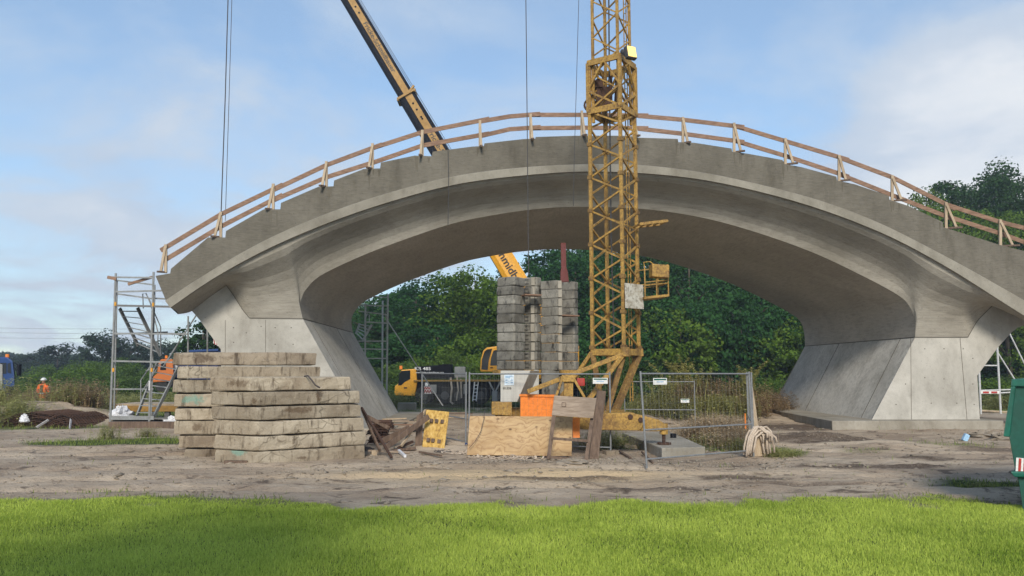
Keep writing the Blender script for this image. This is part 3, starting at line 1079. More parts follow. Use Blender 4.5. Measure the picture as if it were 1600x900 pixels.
mb_n = 0
for (x, y, ty, bx) in POSTS[2:17]:
    rg = random.Random(int(x))
    mb = MB()
    for k in range(3):
        xx_ = x + rg.uniform(-10, 12)
        y0_ = float(np.interp(xx_, [p[0] for p in TOP], [p[1] for p in TOP])) + 2
        ln_ = rg.uniform(8, 26)
        a_, b_ = br(xx_, y0_, D0 - .002), br(xx_ + rg.uniform(-.6, .6), y0_ + ln_, D0 - .002)
        w_ = rg.uniform(.02, .06)
        mb.add([a_ + Vector((-w_, 0, 0)), a_ + Vector((w_, 0, 0)), b_ + Vector((w_ * .2, 0, 0)), b_ - Vector((w_ * .2, 0, 0))], [(3, 2, 1, 0)])
    mb.build('water_stain', M['stain'], [c for c in kids(bp) if c.name == 'parapet'][0])

# thin cables against the bridge and ropes of the cranes
def cable(name, label, pts, r=0.012, cat='cable', mat='cable'):
    return tag(MB().path(pts, r, 6).build(name, M[mat], at_=pts[-1]), label, cat)


cable('hanging_cable', 'dark thin cable hanging down the parapet below the yellow crane boom', [br(700, 234, D0 - .08), br(701, 276, D0 - .1), br(700, 352, D0 - .05)], 0.012)
cable('hanging_cable', 'dark thin cable hanging down the bridge face beside the lattice mast', [at(906, -60, 24.5), at(901, 120, 24.5), at(897, 257, 24.5), at(896, 322, 24.5)], 0.010)
cable('hoist_rope', 'thin grey hoist rope running from the sky down past the bridge crown to the ballast', [at(821, -60, 21.9), at(823, 120, 21.9), at(826, 430, 21.9)], 0.014, 'rope')
cable('hoist_rope', 'thin hoist rope reaching the deck end above the scaffold, the thicker of two', [at(358, -60, 32), at(352, 150, 32), at(345, 345, 32)], 0.022, 'rope')
cable('hoist_rope', 'thin hoist rope beside the thicker one above the far bridge end', [at(364, -60, 32), at(358, 150, 32), at(352, 345, 32)], 0.013, 'rope')


# ================================================================== TOWER CRANE
def lattice(mb, A, B, n, w, start=0, horiz=True):
    """zigzag bracing between two chords A and B (each bottom, top)"""
    A0, A1, B0, B1 = A[0], A[1], B[0], B[1]
    for k in range(n):
        a = A0.lerp(A1, k / n), A0.lerp(A1, (k + 1) / n), A0.lerp(A1, (k + .5) / n)
        b = B0.lerp(B1, k / n), B0.lerp(B1, (k + 1) / n), B0.lerp(B1, (k + .5) / n)
        if start == 0:
            mb.bar(a[0], b[2], w, w); mb.bar(b[2], a[1], w, w)
        else:
            mb.bar(b[0], a[2], w, w); mb.bar(a[2], b[1], w, w)


YC = 19.6
ANG = R(34)
UL = Vector((-math.cos(ANG), math.sin(ANG), 0))       # along the left-hand face, away from the near corner
UR = Vector((math.sin(ANG), math.cos(ANG), 0))
crane = thing('tower_crane', 'yellow lattice tower crane mast with rusty paint standing in front of the bridge', 'crane', gp(965, 690) * 1.0)
cr = crane
near_b = at(975, 548, YC)
TILT = Vector((-0.001, 0, 1))


def mastpt(u, v, z, s=0.90, inset=0.0):
    """corner (u along left face, v along right face) of the mast at height z"""
    o = near_b + TILT * (z - near_b.z)
    return o + UL * (inset + u * s) + UR * (inset + v * s)


zc0 = near_b.z
zc1 = at(966, 165, YC).z
zc2 = at(966, 88, YC).z
zt1 = at(966, -70, YC).z
for (u, v) in ((0, 0), (1, 0), (0, 1), (1, 1)):
    MB().bar(mastpt(u, v, zc0 - .15), mastpt(u, v, zc2), 0.085, 0.085, UL).build('chord', M['mustard'], cr, bevel=.01)
for i, (c0, c1, st) in enumerate((((1, 0), (0, 0), 0), ((0, 1), (0, 0), 0), ((0, 1), (1, 1), 1), ((1, 0), (1, 1), 1))):
    mb = MB()
    lattice(mb, (mastpt(*c0, zc0 + .1), mastpt(*c0, zc1)), (mastpt(*c1, zc0 + .1), mastpt(*c1, zc1)), 7, 0.045, st)
    mb.build('lattice_bracing', M['mustard'], cr)
# cage at the head of the outer mast
S2, IN2 = 0.96, -0.03
mb = MB()
for z in (zc1, zc2):
    for a, b in (((0, 0), (1, 0)), ((0, 0), (0, 1)), ((1, 1), (1, 0)), ((1, 1), (0, 1))):
        mb.bar(mastpt(*a, z, S2, IN2), mastpt(*b, z, S2, IN2), 0.06, 0.16)
for a, b in (((0, 0), (1, 0)), ((0, 0), (0, 1)), ((1, 1), (1, 0)), ((1, 1), (0, 1))):
    zm = (zc1 + zc2) / 2
    m_ = mastpt(*a, zc2, S2, IN2).lerp(mastpt(*b, zc2, S2, IN2), .5)
    for e in (a, b):
        mb.bar(m_, mastpt(*e, zm - .1, S2, IN2), 0.05, 0.05)
        mb.bar(mastpt(*e, zm - .1, S2, IN2), mastpt(*(b if e == a else a), zc1, S2, IN2), 0.05, 0.05)
for (u, v) in ((0, 0), (1, 0), (0, 1), (1, 1)):
    mb.bar(mastpt(u, v, zc1, S2, IN2), mastpt(u, v, zc2, S2, IN2), 0.08, 0.08, UL)
cage = mb.build('mast_cage', M['mustard'], cr)
mb = MB()
c0 = mastpt(.85, .35, zc1 + .1)
mb.path([c0 + Vector((0, 0, .1)), c0 + Vector((0, .1, .9))], 0.10, 8)
mb.box(c0 + Vector((.18, .05, .35)), (.22, .3, .6)); mb.box(c0 + Vector((-.05, .1, .75)), (.3, .3, .2))
for k in range(14):
    a = k / 14 * 2 * math.pi
    mb.bar(c0 + Vector((-.26 + .16 * math.cos(a), -.1, .12 + .16 * math.sin(a))), c0 + Vector((-.26 + .16 * math.cos(a + .45), -.1, .12 + .16 * math.sin(a + .45))), .05, .05)
mb.path([c0 + Vector((.3, 0, .1)), c0 + Vector((.32, .1, 1.0))], .06, 6)
mb.path([c0 + Vector((.45, .1, .1)), c0 + Vector((.5, .1, .9))], .05, 6)
mb.build('hoist_winch', M['rust'], cage)
# sliding inner mast
S3, IN3 = 0.75, 0.075
for (u, v) in ((0, 0), (1, 0), (0, 1), (1, 1)):
    MB().bar(mastpt(u, v, zc1 - .3, S3, IN3), mastpt(u, v, zt1, S3, IN3), 0.07, 0.07, UL).build('inner_chord', M['mustard'], cr, bevel=.008)
for c0, c1, st in (((1, 0), (0, 0), 0), ((0, 1), (0, 0), 0), ((0, 1), (1, 1), 1), ((1, 0), (1, 1), 1)):
    mb = MB()
    lattice(mb, (mastpt(*c0, zc1, S3, IN3), mastpt(*c0, zt1, S3, IN3)), (mastpt(*c1, zc1, S3, IN3), mastpt(*c1, zt1, S3, IN3)), 4, 0.036, st)
    mb.build('inner_lattice', M['mustard'], cr)
# ladder inside the right-hand face
mb = MB()
la = [lambda z: mastpt(.22, .82, z), lambda z: mastpt(.05, .98, z) - UL * -.10 - UR * .10]
for fn in la:
    mb.tube(fn(zc0 - 1.3), fn(zt1), 0.016, 6)
z = zc0 - 1.2
while z < zt1:
    mb.tube(la[0](z), la[1](z), 0.011, 5)
    z += 0.27
mb.build('ladder', M['mustard'], cr)
MB().path([mastpt(.62, .45, zc0 - 1.6), mastpt(.55, .5, zc0), mastpt(.6, .5, (zc0 + zc1) / 2), mastpt(.55, .45, zc2), mastpt(.55, .5, zt1)], .022, 6).build('power_cable', M['cable'], cr)
for (u, v) in ((0, 0), (1, 0), (0, 1), (1, 1)):
    for k in range(8):
        zz = zc0 + .1 + (zc1 - zc0 - .1) * k / 7
        MB().box(mastpt(u, v, zz), (.13, .13, .10), Matrix.Rotation(-ANG, 3, 'Z')).build('gusset', M['mustard_rust_shade'], cr)
# collar and spreading legs of the base
mb = MB()
zc = zc0 - .03
e1, e2 = mastpt(1.02, 0, zc), mastpt(0, 1.05, zc)
n0, k0 = mastpt(-.06, -.06, zc), mastpt(1, 1, zc)
for a, b in ((e1, n0), (n0, e2), (e2, k0), (k0, e1)):
    mb.bar(a, b, 0.10, 0.17)
mb.tube(n0 - Vector((0, 0, .12)), n0 + Vector((0, 0, .12)), 0.11, 10)
mb.tube(e2 - Vector((-.02, 0, .10)), e2 + Vector((0, 0, .10)), 0.09, 10)
mb.build('collar', M['mustard'], cr, bevel=.01)
for (a, b, w) in ((n0 - Vector((0, 0, .05)), at(824, 612, YC - .3), .11), (n0, at(897, 654, YC - .5), .11), (n0 + Vector((0, .1, 0)), at(946, 652, YC), .13), (e2, at(956, 655, YC + .2), .15), (e1, at(942, 640, YC + .6), .14),
                  (k0, at(955, 640, YC + 1), .12), (e1, at(872, 628, YC + 1), .10)):
    MB().bar(a, b, w, w).build('base_strut', M['mustard' if w < .12 and a is not k0 else 'mustard_rust_shade'], cr, bevel=.012)
mb = MB()
q = at(888, 590, YC - .6)
mb.bar(at(888, 588, YC - .6), at(888, 655, YC - .6), .22, .2)
mb.box(at(888, 592, YC - .65), (.30, .24, .14))
mb.bar(at(880, 586, YC - .7), at(868, 622, YC - .7), .06, .06)
mb.bar(at(893, 586, YC - .7), at(914, 622, YC - .7), .06, .06)
mb.build('slewing_winch', M['mustard'], cr, bevel=.008)
MB().box(at(907, 597, YC), (.20, .3, .20)).build('fuel_can', M['red'], cr, bevel=.02)
# slewing platform, cross beams and outriggers
mb = MB()
mb.tube(at(930, 655, YC + .2), at(930, 640, YC + .2), .75, 24)
mb.tube(at(930, 664, YC + .2), at(930, 655, YC + .2), .62, 24)
mb.build('turntable', M['mustard'], cr)
YO = 18.6
for pts in ([(938, 646), (990, 645), (1000, 650), (1006, 663), (1000, 673), (938, 672)],):
    MB().prism([at(a, b, YO - .12) for a, b in pts], (0, .42, 0)).build('outrigger_box', M['mustard'], cr, bevel=.02)
MB().prism([at(a, b, YO) for a, b in [(970, 645), (983, 644), (1030, 656), (1041, 664), (1040, 672), (1026, 674), (970, 672)]], (0, .26, 0)).build('outrigger_arm', M['mustard'], cr, bevel=.015)
mb = MB()
j = at(1037, 672, YO + .13)
mb.tube(j + Vector((0, 0, .16)), j + Vector((0, 0, -.10)), .10, 12)
jack = mb.build('jack', M['mustard'], cr, bevel=.01)
jb = gnd(1037, 689, .26)
MB().tube(j, Vector((j.x, j.y, .27)), .045, 8).tube(Vector((j.x, j.y, .255)), Vector((j.x, j.y, .30)), .17, 14).build('jack_foot', M['rust'], jack)
MB().prism([at(a, b, 20.0) for a, b in [(768, 628), (800, 628), (800, 650), (768, 648)]], (0, .45, 0)).build('outrigger_box', M['mustard'], cr, bevel=.02)
MB().prism([at(a, b, 18.9) for a, b in [(903, 650), (940, 650), (940, 672), (903, 671)]], (0, .4, 0)).build('cross_beam', M['mustard'], cr, bevel=.015)
# pin and plate details at the outrigger hinge
for (a, b) in ((985, 651), (1001, 656)):
    p = at(a, b, YO - .13)
    MB().tube(p - Vector((0, .03, 0)), p + Vector((0, .05, 0)), .06, 10).build('hinge_pin', M['rust'], cr)
# operator basket and bracket
BY = YC + .1
cb = at(1008, 464, BY)
mb = MB()
f0, f1 = at(1007, 467, BY - .25), at(1046, 463, BY - .1)
dx = (f1 - f0)
mb.add([f0, f1, f1 + Vector((-.12, .8, 0)), f0 + Vector((-.12, .8, 0)), f0 + Vector((0, 0, .06)), f1 + Vector((0, 0, .06)), f1 + Vector((-.12, .8, .06)), f0 + Vector((-.12, .8, .06))],
       [(3, 2, 1, 0), (4, 5, 6, 7), (0, 1, 5, 4), (1, 2, 6, 5), (2, 3, 7, 6), (3, 0, 4, 7)])
bask = mb.build('basket', M['mustard'], cr)
mb = MB()
up = Vector((0, 0, .82))
cs = [f0 + Vector((.02, .02, 0)), f1 + Vector((-.02, .02, 0)), f1 + Vector((-.14, .76, 0)), f0 + Vector((-.1, .76, 0))]
for p in cs + [(cs[0] + cs[1]) / 2]:
    mb.tube(p, p + up, .018, 6)
for k in (.42, .52, 1.0):
    for a, b in ((0, 1), (1, 2), (2, 3)):
        if k == 1.0 and a == 0:
            continue
        mb.tube(cs[a] + up * k, cs[b] + up * k, .016, 6)
mb.path([cs[0] + up, cs[0] + up + Vector((-.02, 0, .12)), cs[0] + up + Vector((.14, 0, .14)), cs[0] + up + Vector((.3, 0, .02))], .016, 6)
mb.build('handrail', M['mustard'], bask)
MB().prism([at(1019, 432, BY - .28), at(1046, 434, BY - .22), at(1046, 414, BY - .22), at(1019, 412, BY - .28)], (-.03, .32, 0)).build('control_box', M['mustard'], bask, bevel=.015)
mb = MB()
a0, a1 = at(1000, 350, BY), at(1043, 345, BY - .2)
for o in (Vector((0, 0, 0)), Vector((-.10, .45, .0))):
    mb.bar(a0 + o, a1 + o, .05, .07)
for k in range(5):
    p = a0.lerp(a1, k / 4)
    mb.bar(p, p + Vector((-.10, .45, 0)), .05, .04)
mb.build('bracket', M['mustard'], cr)
mb = MB()
for yy in range(4):
    pass
# grimy sign panel on the right-hand face
sg0 = mastpt(.02, 0, 0) * 0
A_ = at(977, 481, YC - .12); B_ = at(1006, 483, YC + .02); C_ = at(1005, 445, YC + .02); D_ = at(976, 442, YC - .12)


def sign_mat():
    m, t, b = new_mat('grimy load chart')
    v = coords(t, 'World', (16, 16, 9))
    ck = noise(t, v, 1.2, 3, 0.6)
    n1 = noise(t, coords(t, 'World'), 5.5, 6, 0.7)
    c = mixc(t, ramp(t, ck, [(0.50, (0, 0, 0)), (0.6, (0.7,) * 3)]), (0.44, 0.42, 0.36), (0.15, 0.13, 0.10))
    c = mixc(t, ramp(t, n1, [(0.48, (0, 0, 0)), (0.66, (.7,) * 3)]), c, (0.20, 0.16, 0.10))
    L(t, c, b.inputs['Base Color'])
    return m


MB().prism([A_, B_, C_, D_], (0, .015, 0)).build('load_chart', sign_mat(), cr)
# lit floodlight at the cage
fl0 = at(985, 83, YC - .35)
MB().path([at(972, 80, YC - .05), fl0 + Vector((-.06, .1, 0))], .06, 8, .09).build('lamp_arm', M['cable'], cr)
dirn = Vector((.45, -1, -.30)).normalized()
m4 = frame4(fl0, (1, .45, 0), (.0, .25, 1))
lampm = MB()
r3 = m4.to_3x3()
lampm.box(fl0, (.30, .36, .14), r3)
fh = lampm.build('floodlight', M['cable'], cr, bevel=.03)
nz = r3 @ Vector((0, 0, 1))
if nz.y > 0:
    nz = -nz
MB().box(fl0 + nz * .075, (.24, .30, .012), r3).build('lamp_glass', M['lamp'], fh)

# ---- ballast: four columns of ten blocks
BX = [  # near-corner photo x, distance, length along left face, length along right face, top y, bottom y, label bits
    (803, 21.0, .60, .58, 431, 578, 'tall column nearest the yellow truck cab'),
    (838, 21.6, .44, .30, 432, 578, 'narrow column with shelf and pale rib'),
    (871, 21.3, .57, .20, 437, 578, 'third column, under the hoist rope side'),
    (897, 22.2, .52, .28, 439, 578, 'column in front of the dark red post'),
]
NTH = ['topmost', 'second from top', 'third from top', 'fourth from top', 'fifth from top', 'sixth from top', 'fourth from bottom', 'third from bottom', 'second from bottom', 'lowest']
COLN = ['widest column beside the truck cab', 'recessed column with upper plank shelf', 'column between the two plank shelves', 'column before the dark red post']


def block(cx, w, d, h, seed):
    rg = random.Random(seed)
    c = 0.045
    pts = [(-w + c, 0), (0 - c * .6, 0), (0, c * .6), (0, 0)]
    base = []
    for (a, b) in ((c, 0), (w - c, 0), (w, c), (w, d - c), (w - c, d), (c, d), (0, d - c), (0, c)):
        base.append(UL * a + UR * b)
    j = lambda: Vector((rg.uniform(-.006, .006), rg.uniform(-.006, .006), rg.uniform(-.006, .006)))
    g = 0.022
    lo = [p * 1.0 + Vector((0, 0, .006)) + j() for p in base]
    lo2 = [p + Vector((0, 0, g + .006)) + j() for p in base]
    hi = [p + Vector((0, 0, h - g)) + j() for p in base]
    mid = sum(base, Vector()) / 8
    top = [mid + (p - mid) * .955 + Vector((0, 0, h - .004)) for p in base]
    bot = [mid + (p - mid) * .955 + Vector((0, 0, .002)) for p in base]
    vs = bot + lo2 + hi + top
    fs = [tuple(range(8))[::-1], tuple(range(24, 32))]
    for r in range(3):
        for i in range(8):
            k = (i + 1) % 8
            fs.append((r * 8 + i, r * 8 + k, r * 8 + 8 + k, r * 8 + 8 + i))
    return vs, fs


for ci, (nx_, Y, w, d, ty, by, _l) in enumerate(BX):
    zt_, zb_ = at(nx_, ty, Y).z, at(nx_, by, Y).z
    h = (zt_ - zb_) / 10
    o = at(nx_, 500, Y)
    for k in range(10):
        vs, fs = block(0, w, d, h * 0.97, ci * 50 + k)
        rg = random.Random(ci * 77 + k)
        jit = Vector((rg.uniform(-.012, .012), rg.uniform(-.012, .012), 0))
        P = Vector((o.x, o.y, zt_ - (k + 1) * h)) + jit
        mb = MB().add([v + P for v in vs], fs)
        if ci in (1, 3):
            # pale rib and rungs in the recess
            a = P + UL * (w * .45) - Vector((UR.x, UR.y, 0)) * .035
        blk = mb.build('ballast_block', M['ballast'], at_=P)
        tag(blk, f'grey stained ballast block, {NTH[k]} in the {COLN[ci]}', 'ballast block', 'concrete ballast blocks of the crane')
        if ci in (1, 2):
            q0 = P + (UL * .10 - UR * .03 if ci == 1 else UR * (d * .5) - UL * .03)
            MB().bar(q0 + Vector((0, 0, .012)), q0 + Vector((0, 0, h - .02)), .10, .07).build('rib', M['found'], blk)
        if ci in (1, 3):
            q0 = P + UL * (w * .55 if ci == 1 else .42) - UR * .035
            for zz in (.3, .75):
                MB().tube(q0 + Vector((0, 0, h * zz)), q0 + UL * .16 + Vector((0, 0, h * zz)), .009, 5).build('rung', M['cable'], blk)
for (x0, x1, y, Y, lb) in ((817, 843, 461, 21.2, 'small brown plank shelf high between the ballast columns'), (875, 902, 493, 21.7, 'small brown plank shelf on the ballast column before the red post')):
    a, b = at(x0, y, Y), at(x1, y + 1, Y + .15)
    t = thing('plank_shelf', lb, 'shelf', a)
    MB().bar(a, b, .35, .035).build('plank', M['rail'], t)
    mb = MB()
    for k in (.05, .55):
        p = a.lerp(b, k)
        mb.tube(p, p + Vector((0, .05, .22)), .008, 5)
    mb.tube(a.lerp(b, .05) + Vector((0, .05, .22)), a.lerp(b, .55) + Vector((0, .05, .22)), .008, 5)
    mb.build('handle', M['cable'], t)
# concrete feet and cabinet under the ballast
ft_ = thing('ballast_support', 'yellow steel base frame and pale concrete feet carrying the ballast columns', 'base frame', gp(840, 655))
for (pts, Y, th, mt) in (([(816, 578), (842, 578), (842, 640), (816, 640)], 21.6, .5, 'cabinet'), ([(846, 578), (874, 578), (870, 640), (848, 640)], 21.4, .4, 'ballast'), ([(872, 578), (898, 578), (890, 640), (876, 640)], 22.2, .3, 'ballast')):
    MB().prism([at(a, b, Y) for a, b in pts], (0, th, 0)).build('foot', M[mt], ft_, bevel=.01)
mb = MB()
mb.bar(at(774, 581, 21.5), at(902, 581, 22.3), .5, .10)
mb.bar(at(774, 645, 20.6), at(905, 645, 20.8), .4, .28)
mb.build('base_beam', M['mustard'], ft_)
cab_ = thing('control_cabinet', 'pale grey cabinet with slanted side and pale blue notice, below the ballast', 'cabinet', at(806, 628, 20.0))
Yc_ = 20.0
MB().prism([at(a, b, Yc_) for a, b in [(782, 579), (829, 579), (808, 628), (782, 628)]], (.05, .45, 0)).build('housing', M['cabinet'], cab_, bevel=.01)
MB().prism([at(829, 579, Yc_), at(843, 579, Yc_ + .4), at(822, 628, Yc_ + .4), at(808.5, 628, Yc_)], (.004, -.01, 0)).build('side_panel', M['found'], cab_)
nt_ = MB().prism([at(a, b, Yc_ - .012) for a, b in [(788, 584), (803, 584), (803, 602), (788, 602)]], (0, .008, 0)).build('notice', M['paper'], cab_)
mb = MB()
for k, (wa, wb) in enumerate(((789.5, 801), (789.5, 797), (790, 793), (798, 801.5), (790, 793), (798, 801.5))):
    yy = (587, 589, 593, 593, 597, 597)[k]
    mb.prism([at(wa, yy + 1.6, Yc_ - .016), at(wb, yy + 1.6, Yc_ - .016), at(wb, yy, Yc_ - .016), at(wa, yy, Yc_ - .016)], (0, .003, 0))
mb.build('print', M['ink'], nt_)
c_ = at(792.5, 606.5, Yc_ - .014)
text_part('81336', .085, M['groove'], cab_, frame4(c_, (1, 0, 0), (0, 0, 1)), 'numbers')

# dark red post behind the ballast
t = thing('hoist_post', 'dark red steel post rising behind the ballast up to the arch', 'steel post', at(883, 580, 24))
MB().bar(at(883, 560, 24), at(880, 380, 24), .16, .16).build('post', M['darkred'], t)
MB().prism([at(a, b, 23.9) for a, b in [(876, 440), (889, 440), (887, 424), (884, 415), (878, 415), (876, 424)]], (0, .22, 0)).build('hook_block', M['darkred'], t)

# ================================================================== MOBILE CRANE (behind the arch)
YT = 50.0
tr = thing('mobile_crane', 'yellow and black truck crane with long raised boom parked behind the arch', 'truck crane', Vector((at(700, 634, YT).x, YT, float(gz(-4, YT)))))
def T(x, y, dy=0.0):
    return at(x, y, YT + dy)
MB().prism([T(a, b) for a, b in [(616, 614), (617, 603), (622, 600), (624, 585), (627, 578), (650, 576), (652, 598), (648, 619), (618, 618)]], (0, 2.4, 0)).build('cab', M['yellow'], tr, bevel=.06)
cabp = [c for c in kids(tr) if c.name.startswith('cab')][0]
MB().prism([T(a, b, -.03) for a, b in [(622, 602), (624, 585), (627, 579.5), (641, 578.5), (641, 592), (632, 597), (627, 602)]], (0, .05, 0)).build('window', M['glass'], cabp)
MB().prism([T(a, b, -.04) for a, b in [(631, 605), (636, 605), (636, 607), (631, 607)]], (0, .03, 0)).build('badge', M['rust'], cabp)
MB().tube(T(626.5, 577, 1), T(626.5, 571.5, 1), .10, 10).build('beacon', M['orange'], cabp)
MB().prism([T(a, b, .05) for a, b in [(651, 573), (690, 570), (690, 569), (704, 569), (706, 592), (651, 592)]], (0, 2.2, 0)).build('engine_box', M['black'], tr, bevel=.04)
eb = [c for c in kids(tr) if c.name.startswith('engine_box')][0]
p_ = T(651.5, 576, 0)
text_part('KR 485', .28, M['wletter'], eb, frame4(T(660.5, 576.2, .02), (1, 0, .0), (0, 0, 1)), 'lettering', .01, squash=1.25)
text_part('www.fricke-schmidbauer.com', .145, M['wletter'], eb, frame4(T(671.5, 582, .02), (1, 0, .0), (0, 0, 1)), 'lettering', .01, squash=1.05)
mb = MB()
mb.bar(T(650, 594.5, 1.1), T(905, 594.5, 1.1), 2.5, .09)
mb.build('deck_edge', M['boomy'], tr)
mb = MB()
mb.prism([T(a, b, .15) for a, b in [(650, 597), (905, 597), (905, 618), (650, 618)]], (0, 2.1, 0))
mb.prism([T(a, b, .05) for a, b in [(676, 600), (690, 600), (690, 616), (676, 616)]], (0, .2, 0))
mb.build('chassis', M['black'], tr)
mb = MB()
for (a, b, c, d) in ((710, 573, 727, 590), (672, 601, 682, 615), (724, 600, 730, 616), (790, 600, 800, 614)):
    MB().prism([T(a, d, .0), T(c, d, .0), T(c, b, .0), T(a, b, .0)], (0, .5, 0)).build('equipment_box', M['grey'], tr, bevel=.03)
mb = MB()
mb.path([T(704, 590, -.05), T(706, 606, -.1), T(704, 628, -.05), T(708, 631, -.1)], .07, 6)
mb.path([T(714, 588, -.05), T(716, 610, -.1), T(713, 626, -.1)], .05, 6)
mb.path([T(720, 592, -.05), T(721, 622, -.1)], .05, 6)
mb.build('hose', M['strap'], tr)
for xw in (662, 695, 716, 751, 785, 835, 870):
    c = T(xw, 618, .05)
    w_ = MB().tube(c, c + Vector((0, .45, 0)), .58, 20).build('wheel', M['tyre'], tr, bevel=.05)
    MB().tube(c + Vector((0, 1.9, 0)), c + Vector((0, 2.35, 0)), .58, 20).build('wheel', M['tyre'], tr, bevel=.05)
    MB().tube(c - Vector((0, .02, 0)), c + Vector((0, .1, 0)), .27, 16).tube(c - Vector((0, .06, 0)), c + Vector((0, .1, 0)), .12, 12).build('rim', M['rim'], w_)
mb = MB()
la0, la1, lb0, lb1 = T(738.5, 627, -.35), T(742, 594, -.02), T(744, 627, -.35), T(747.5, 594, -.02)
mb.tube(la0, la1, .035, 6); mb.tube(lb0, lb1, .035, 6)
for k in range(6):
    f_ = .08 + k * .17
    mb.tube(la0.lerp(la1, f_), lb0.lerp(lb1, f_), .028, 6)
mb.build('ladder', M['white'], tr)
mb = MB()
mb.bar(T(764, 596, -.1), T(772, 612, -.1), .10, .10); mb.bar(T(782, 596, -.1), T(774, 612, -.1), .10, .10)
mb.box(T(773, 619, -.1), (.36, .3, .62))
mb.build('outrigger', M['grey'], tr)
mk = MB().prism([T(a, b, -.12) for a, b in [(663, 615.5), (674, 615.5), (674, 604), (663, 604)]], (0, .03, 0)).build('warning_plate', M['white'], tr)
mb = MB()
for k in range(3):
    x0 = 663 + k * 3.7
    mb.prism([T(a, b, -.14) for a, b in [(x0, 612), (x0 + 1.8, 608), (x0 + 3.6, 612), (x0 + 3.6, 615), (x0 + 1.8, 611), (x0, 615)]], (0, .015, 0))
    mb.prism([T(a, b, -.14) for a, b in [(x0, 606), (x0 + 1.8, 604.2), (x0 + 3.6, 606), (x0 + 3.6, 609), (x0 + 1.8, 606), (x0, 609)]], (0, .015, 0))
mb.build('chevron', M['red'], mk)
MB().prism([T(a, b, -.12) for a, b in [(664, 603), (669, 603), (669, 598), (664, 598)]], (0, .03, 0)).build('number_plate', M['white'], tr)
# superstructure
oc = MB().prism([T(a, b, -.1) for a, b in [(750, 579), (751, 562), (755, 548), (760, 543), (776, 541), (800, 541), (800, 581), (752, 581)]], (0, 1.2, 0)).build('operator_cab', M['yellow'], tr, bevel=.06)
MB().prism([T(a, b, -.13) for a, b in [(752, 577), (753, 562), (757, 549), (761, 546), (769, 545), (764, 562), (762, 578)]], (0, .05, 0)).build('window', M['glass'], oc)
MB().prism([T(a, b, -.13) for a, b in [(766, 571), (767, 560), (771, 548), (774, 547), (790, 547), (790, 571)]], (0, .05, 0)).build('window', M['glass'], oc)
MB().prism([T(a, b, -.13) for a, b in [(766, 573.5), (770, 573.5), (770, 575.5), (766, 575.5)]], (0, .04, 0)).build('badge', M['rust'], oc)
MB().prism([T(a, b, .3) for a, b in [(800, 560), (905, 540), (905, 592), (800, 592)]], (0, 2.0, 0)).build('superstructure', M['yellow'], tr, bevel=.05)
# telescopic boom, two drawn-out sections, with its lettering
ba, bb = T(872, 548, .4), T(522, -40, .4)
ax = (bb - ba).normalized()
side = Vector((0, -1, 0))
nb = ax.cross(side).normalized()      # to the upper right
if nb.z < 0:
    nb = -nb
LB = (bb - ba).length
def boom_section(s0, s1, w, h, name):
    a, b = ba + ax * s0, ba + ax * s1
    sec = MB()
    prof = [(-.5, -.42), (-.36, -.5), (.36, -.5), (.5, -.40), (.5, .5), (-.5, .5)]     # (along nb, along depth)
    vs = []
    for e in (a, b):
        for (u, v) in prof:
            vs.append(e + nb * (u * h) + Vector((0, 1, 0)) * (v * w))
    n = len(prof)
    sec.add(vs, [tuple(range(n))[::-1], tuple(range(n, 2 * n))] + [(i, (i + 1) % n, (i + 1) % n + n, i + n) for i in range(n)])
    so = sec.build(name, M['black'], tr)
    st = MB()
    f_ = -w * .5 - .012
    st.prism([a + nb * (-.12 * h) + Vector((0, f_, 0)), b + nb * (-.12 * h) + Vector((0, f_, 0)), b + nb * (.30 * h) + Vector((0, f_, 0)), a + nb * (.30 * h) + Vector((0, f_, 0))], (0, .03, 0))
    st.build('yellow_stripe', M['boomy'], so)
    return so, f_
s_at = lambda x, y: (T(x, y, .4) - ba).dot(ax)
sA = s_at(640, 150)
# base section is all yellow near its foot
so0 = MB()
a, b = ba, ba + ax * s_at(764, 395)
prof = [(-.5, -.36), (-.30, -.5), (.30, -.5), (.5, -.40), (.5, .5), (-.5, .5)]
vs = [e + nb * (u * 1.36) + Vector((0, v * 1.2, 0)) for e in (a, b) for (u, v) in prof]
so0.add(vs, [tuple(range(6))[::-1], tuple(range(6, 12))] + [(i, (i + 1) % 6, (i + 1) % 6 + 6, i + 6) for i in range(6)])
so0 = so0.build('boom_base', M['yellow'], tr)
tx = -ax          # lettering reads downwards to the right
up_ = nb
text_part('Fricke-Schmidbauer', .70, M['lettering'], so0, frame4(ba + ax * (s_at(790, 415) + .55) + nb * 0.02 + Vector((0, -.635, 0)), tx, up_), 'lettering', .01, squash=1.1)
so1, f1_ = boom_section(s_at(764, 395) - .1, sA, 1.0, 1.18, 'boom_section')
text_part('Fricke-Schmidbauer', .50, M['lettering'], so1, frame4(ba + ax * s_at(699, 250) + nb * .10 + Vector((0, f1_ - .006, 0)), tx, up_), 'lettering', .006, squash=1.12)
so2, f2_ = boom_section(sA - .2, LB, .84, 1.0, 'boom_section')
text_part('Fricke-Schmidbauer', .44, M['lettering'], so2, frame4(ba + ax * s_at(597, 76) + nb * .09 + Vector((0, f2_ - .006, 0)), tx, up_), 'lettering', .006, squash=1.15)
mb = MB()
for (so, fz, pts) in ((0, f2_, [(548, 2), (556, 16), (562, 25)]), (0, f1_, [(648, 165), (653, 175), (660, 190), (664, 184)])):
    for (x, y) in pts:
        p = ba + ax * s_at(x, y) + nb * .10 + Vector((0, fz - .02, 0))
        mb.tube(p, p + Vector((0, .03, 0)), .07, 8)
mb.build('bolt_hole', M['black'], so1)
mb = MB()
k_ = ba + ax * sA
for (u, v) in ((-.62, 0), (.62, 0)):
    mb.bar(k_ + nb * u + Vector((0, -.58, 0)), k_ + nb * u + Vector((0, .58, 0)), .16, .22)
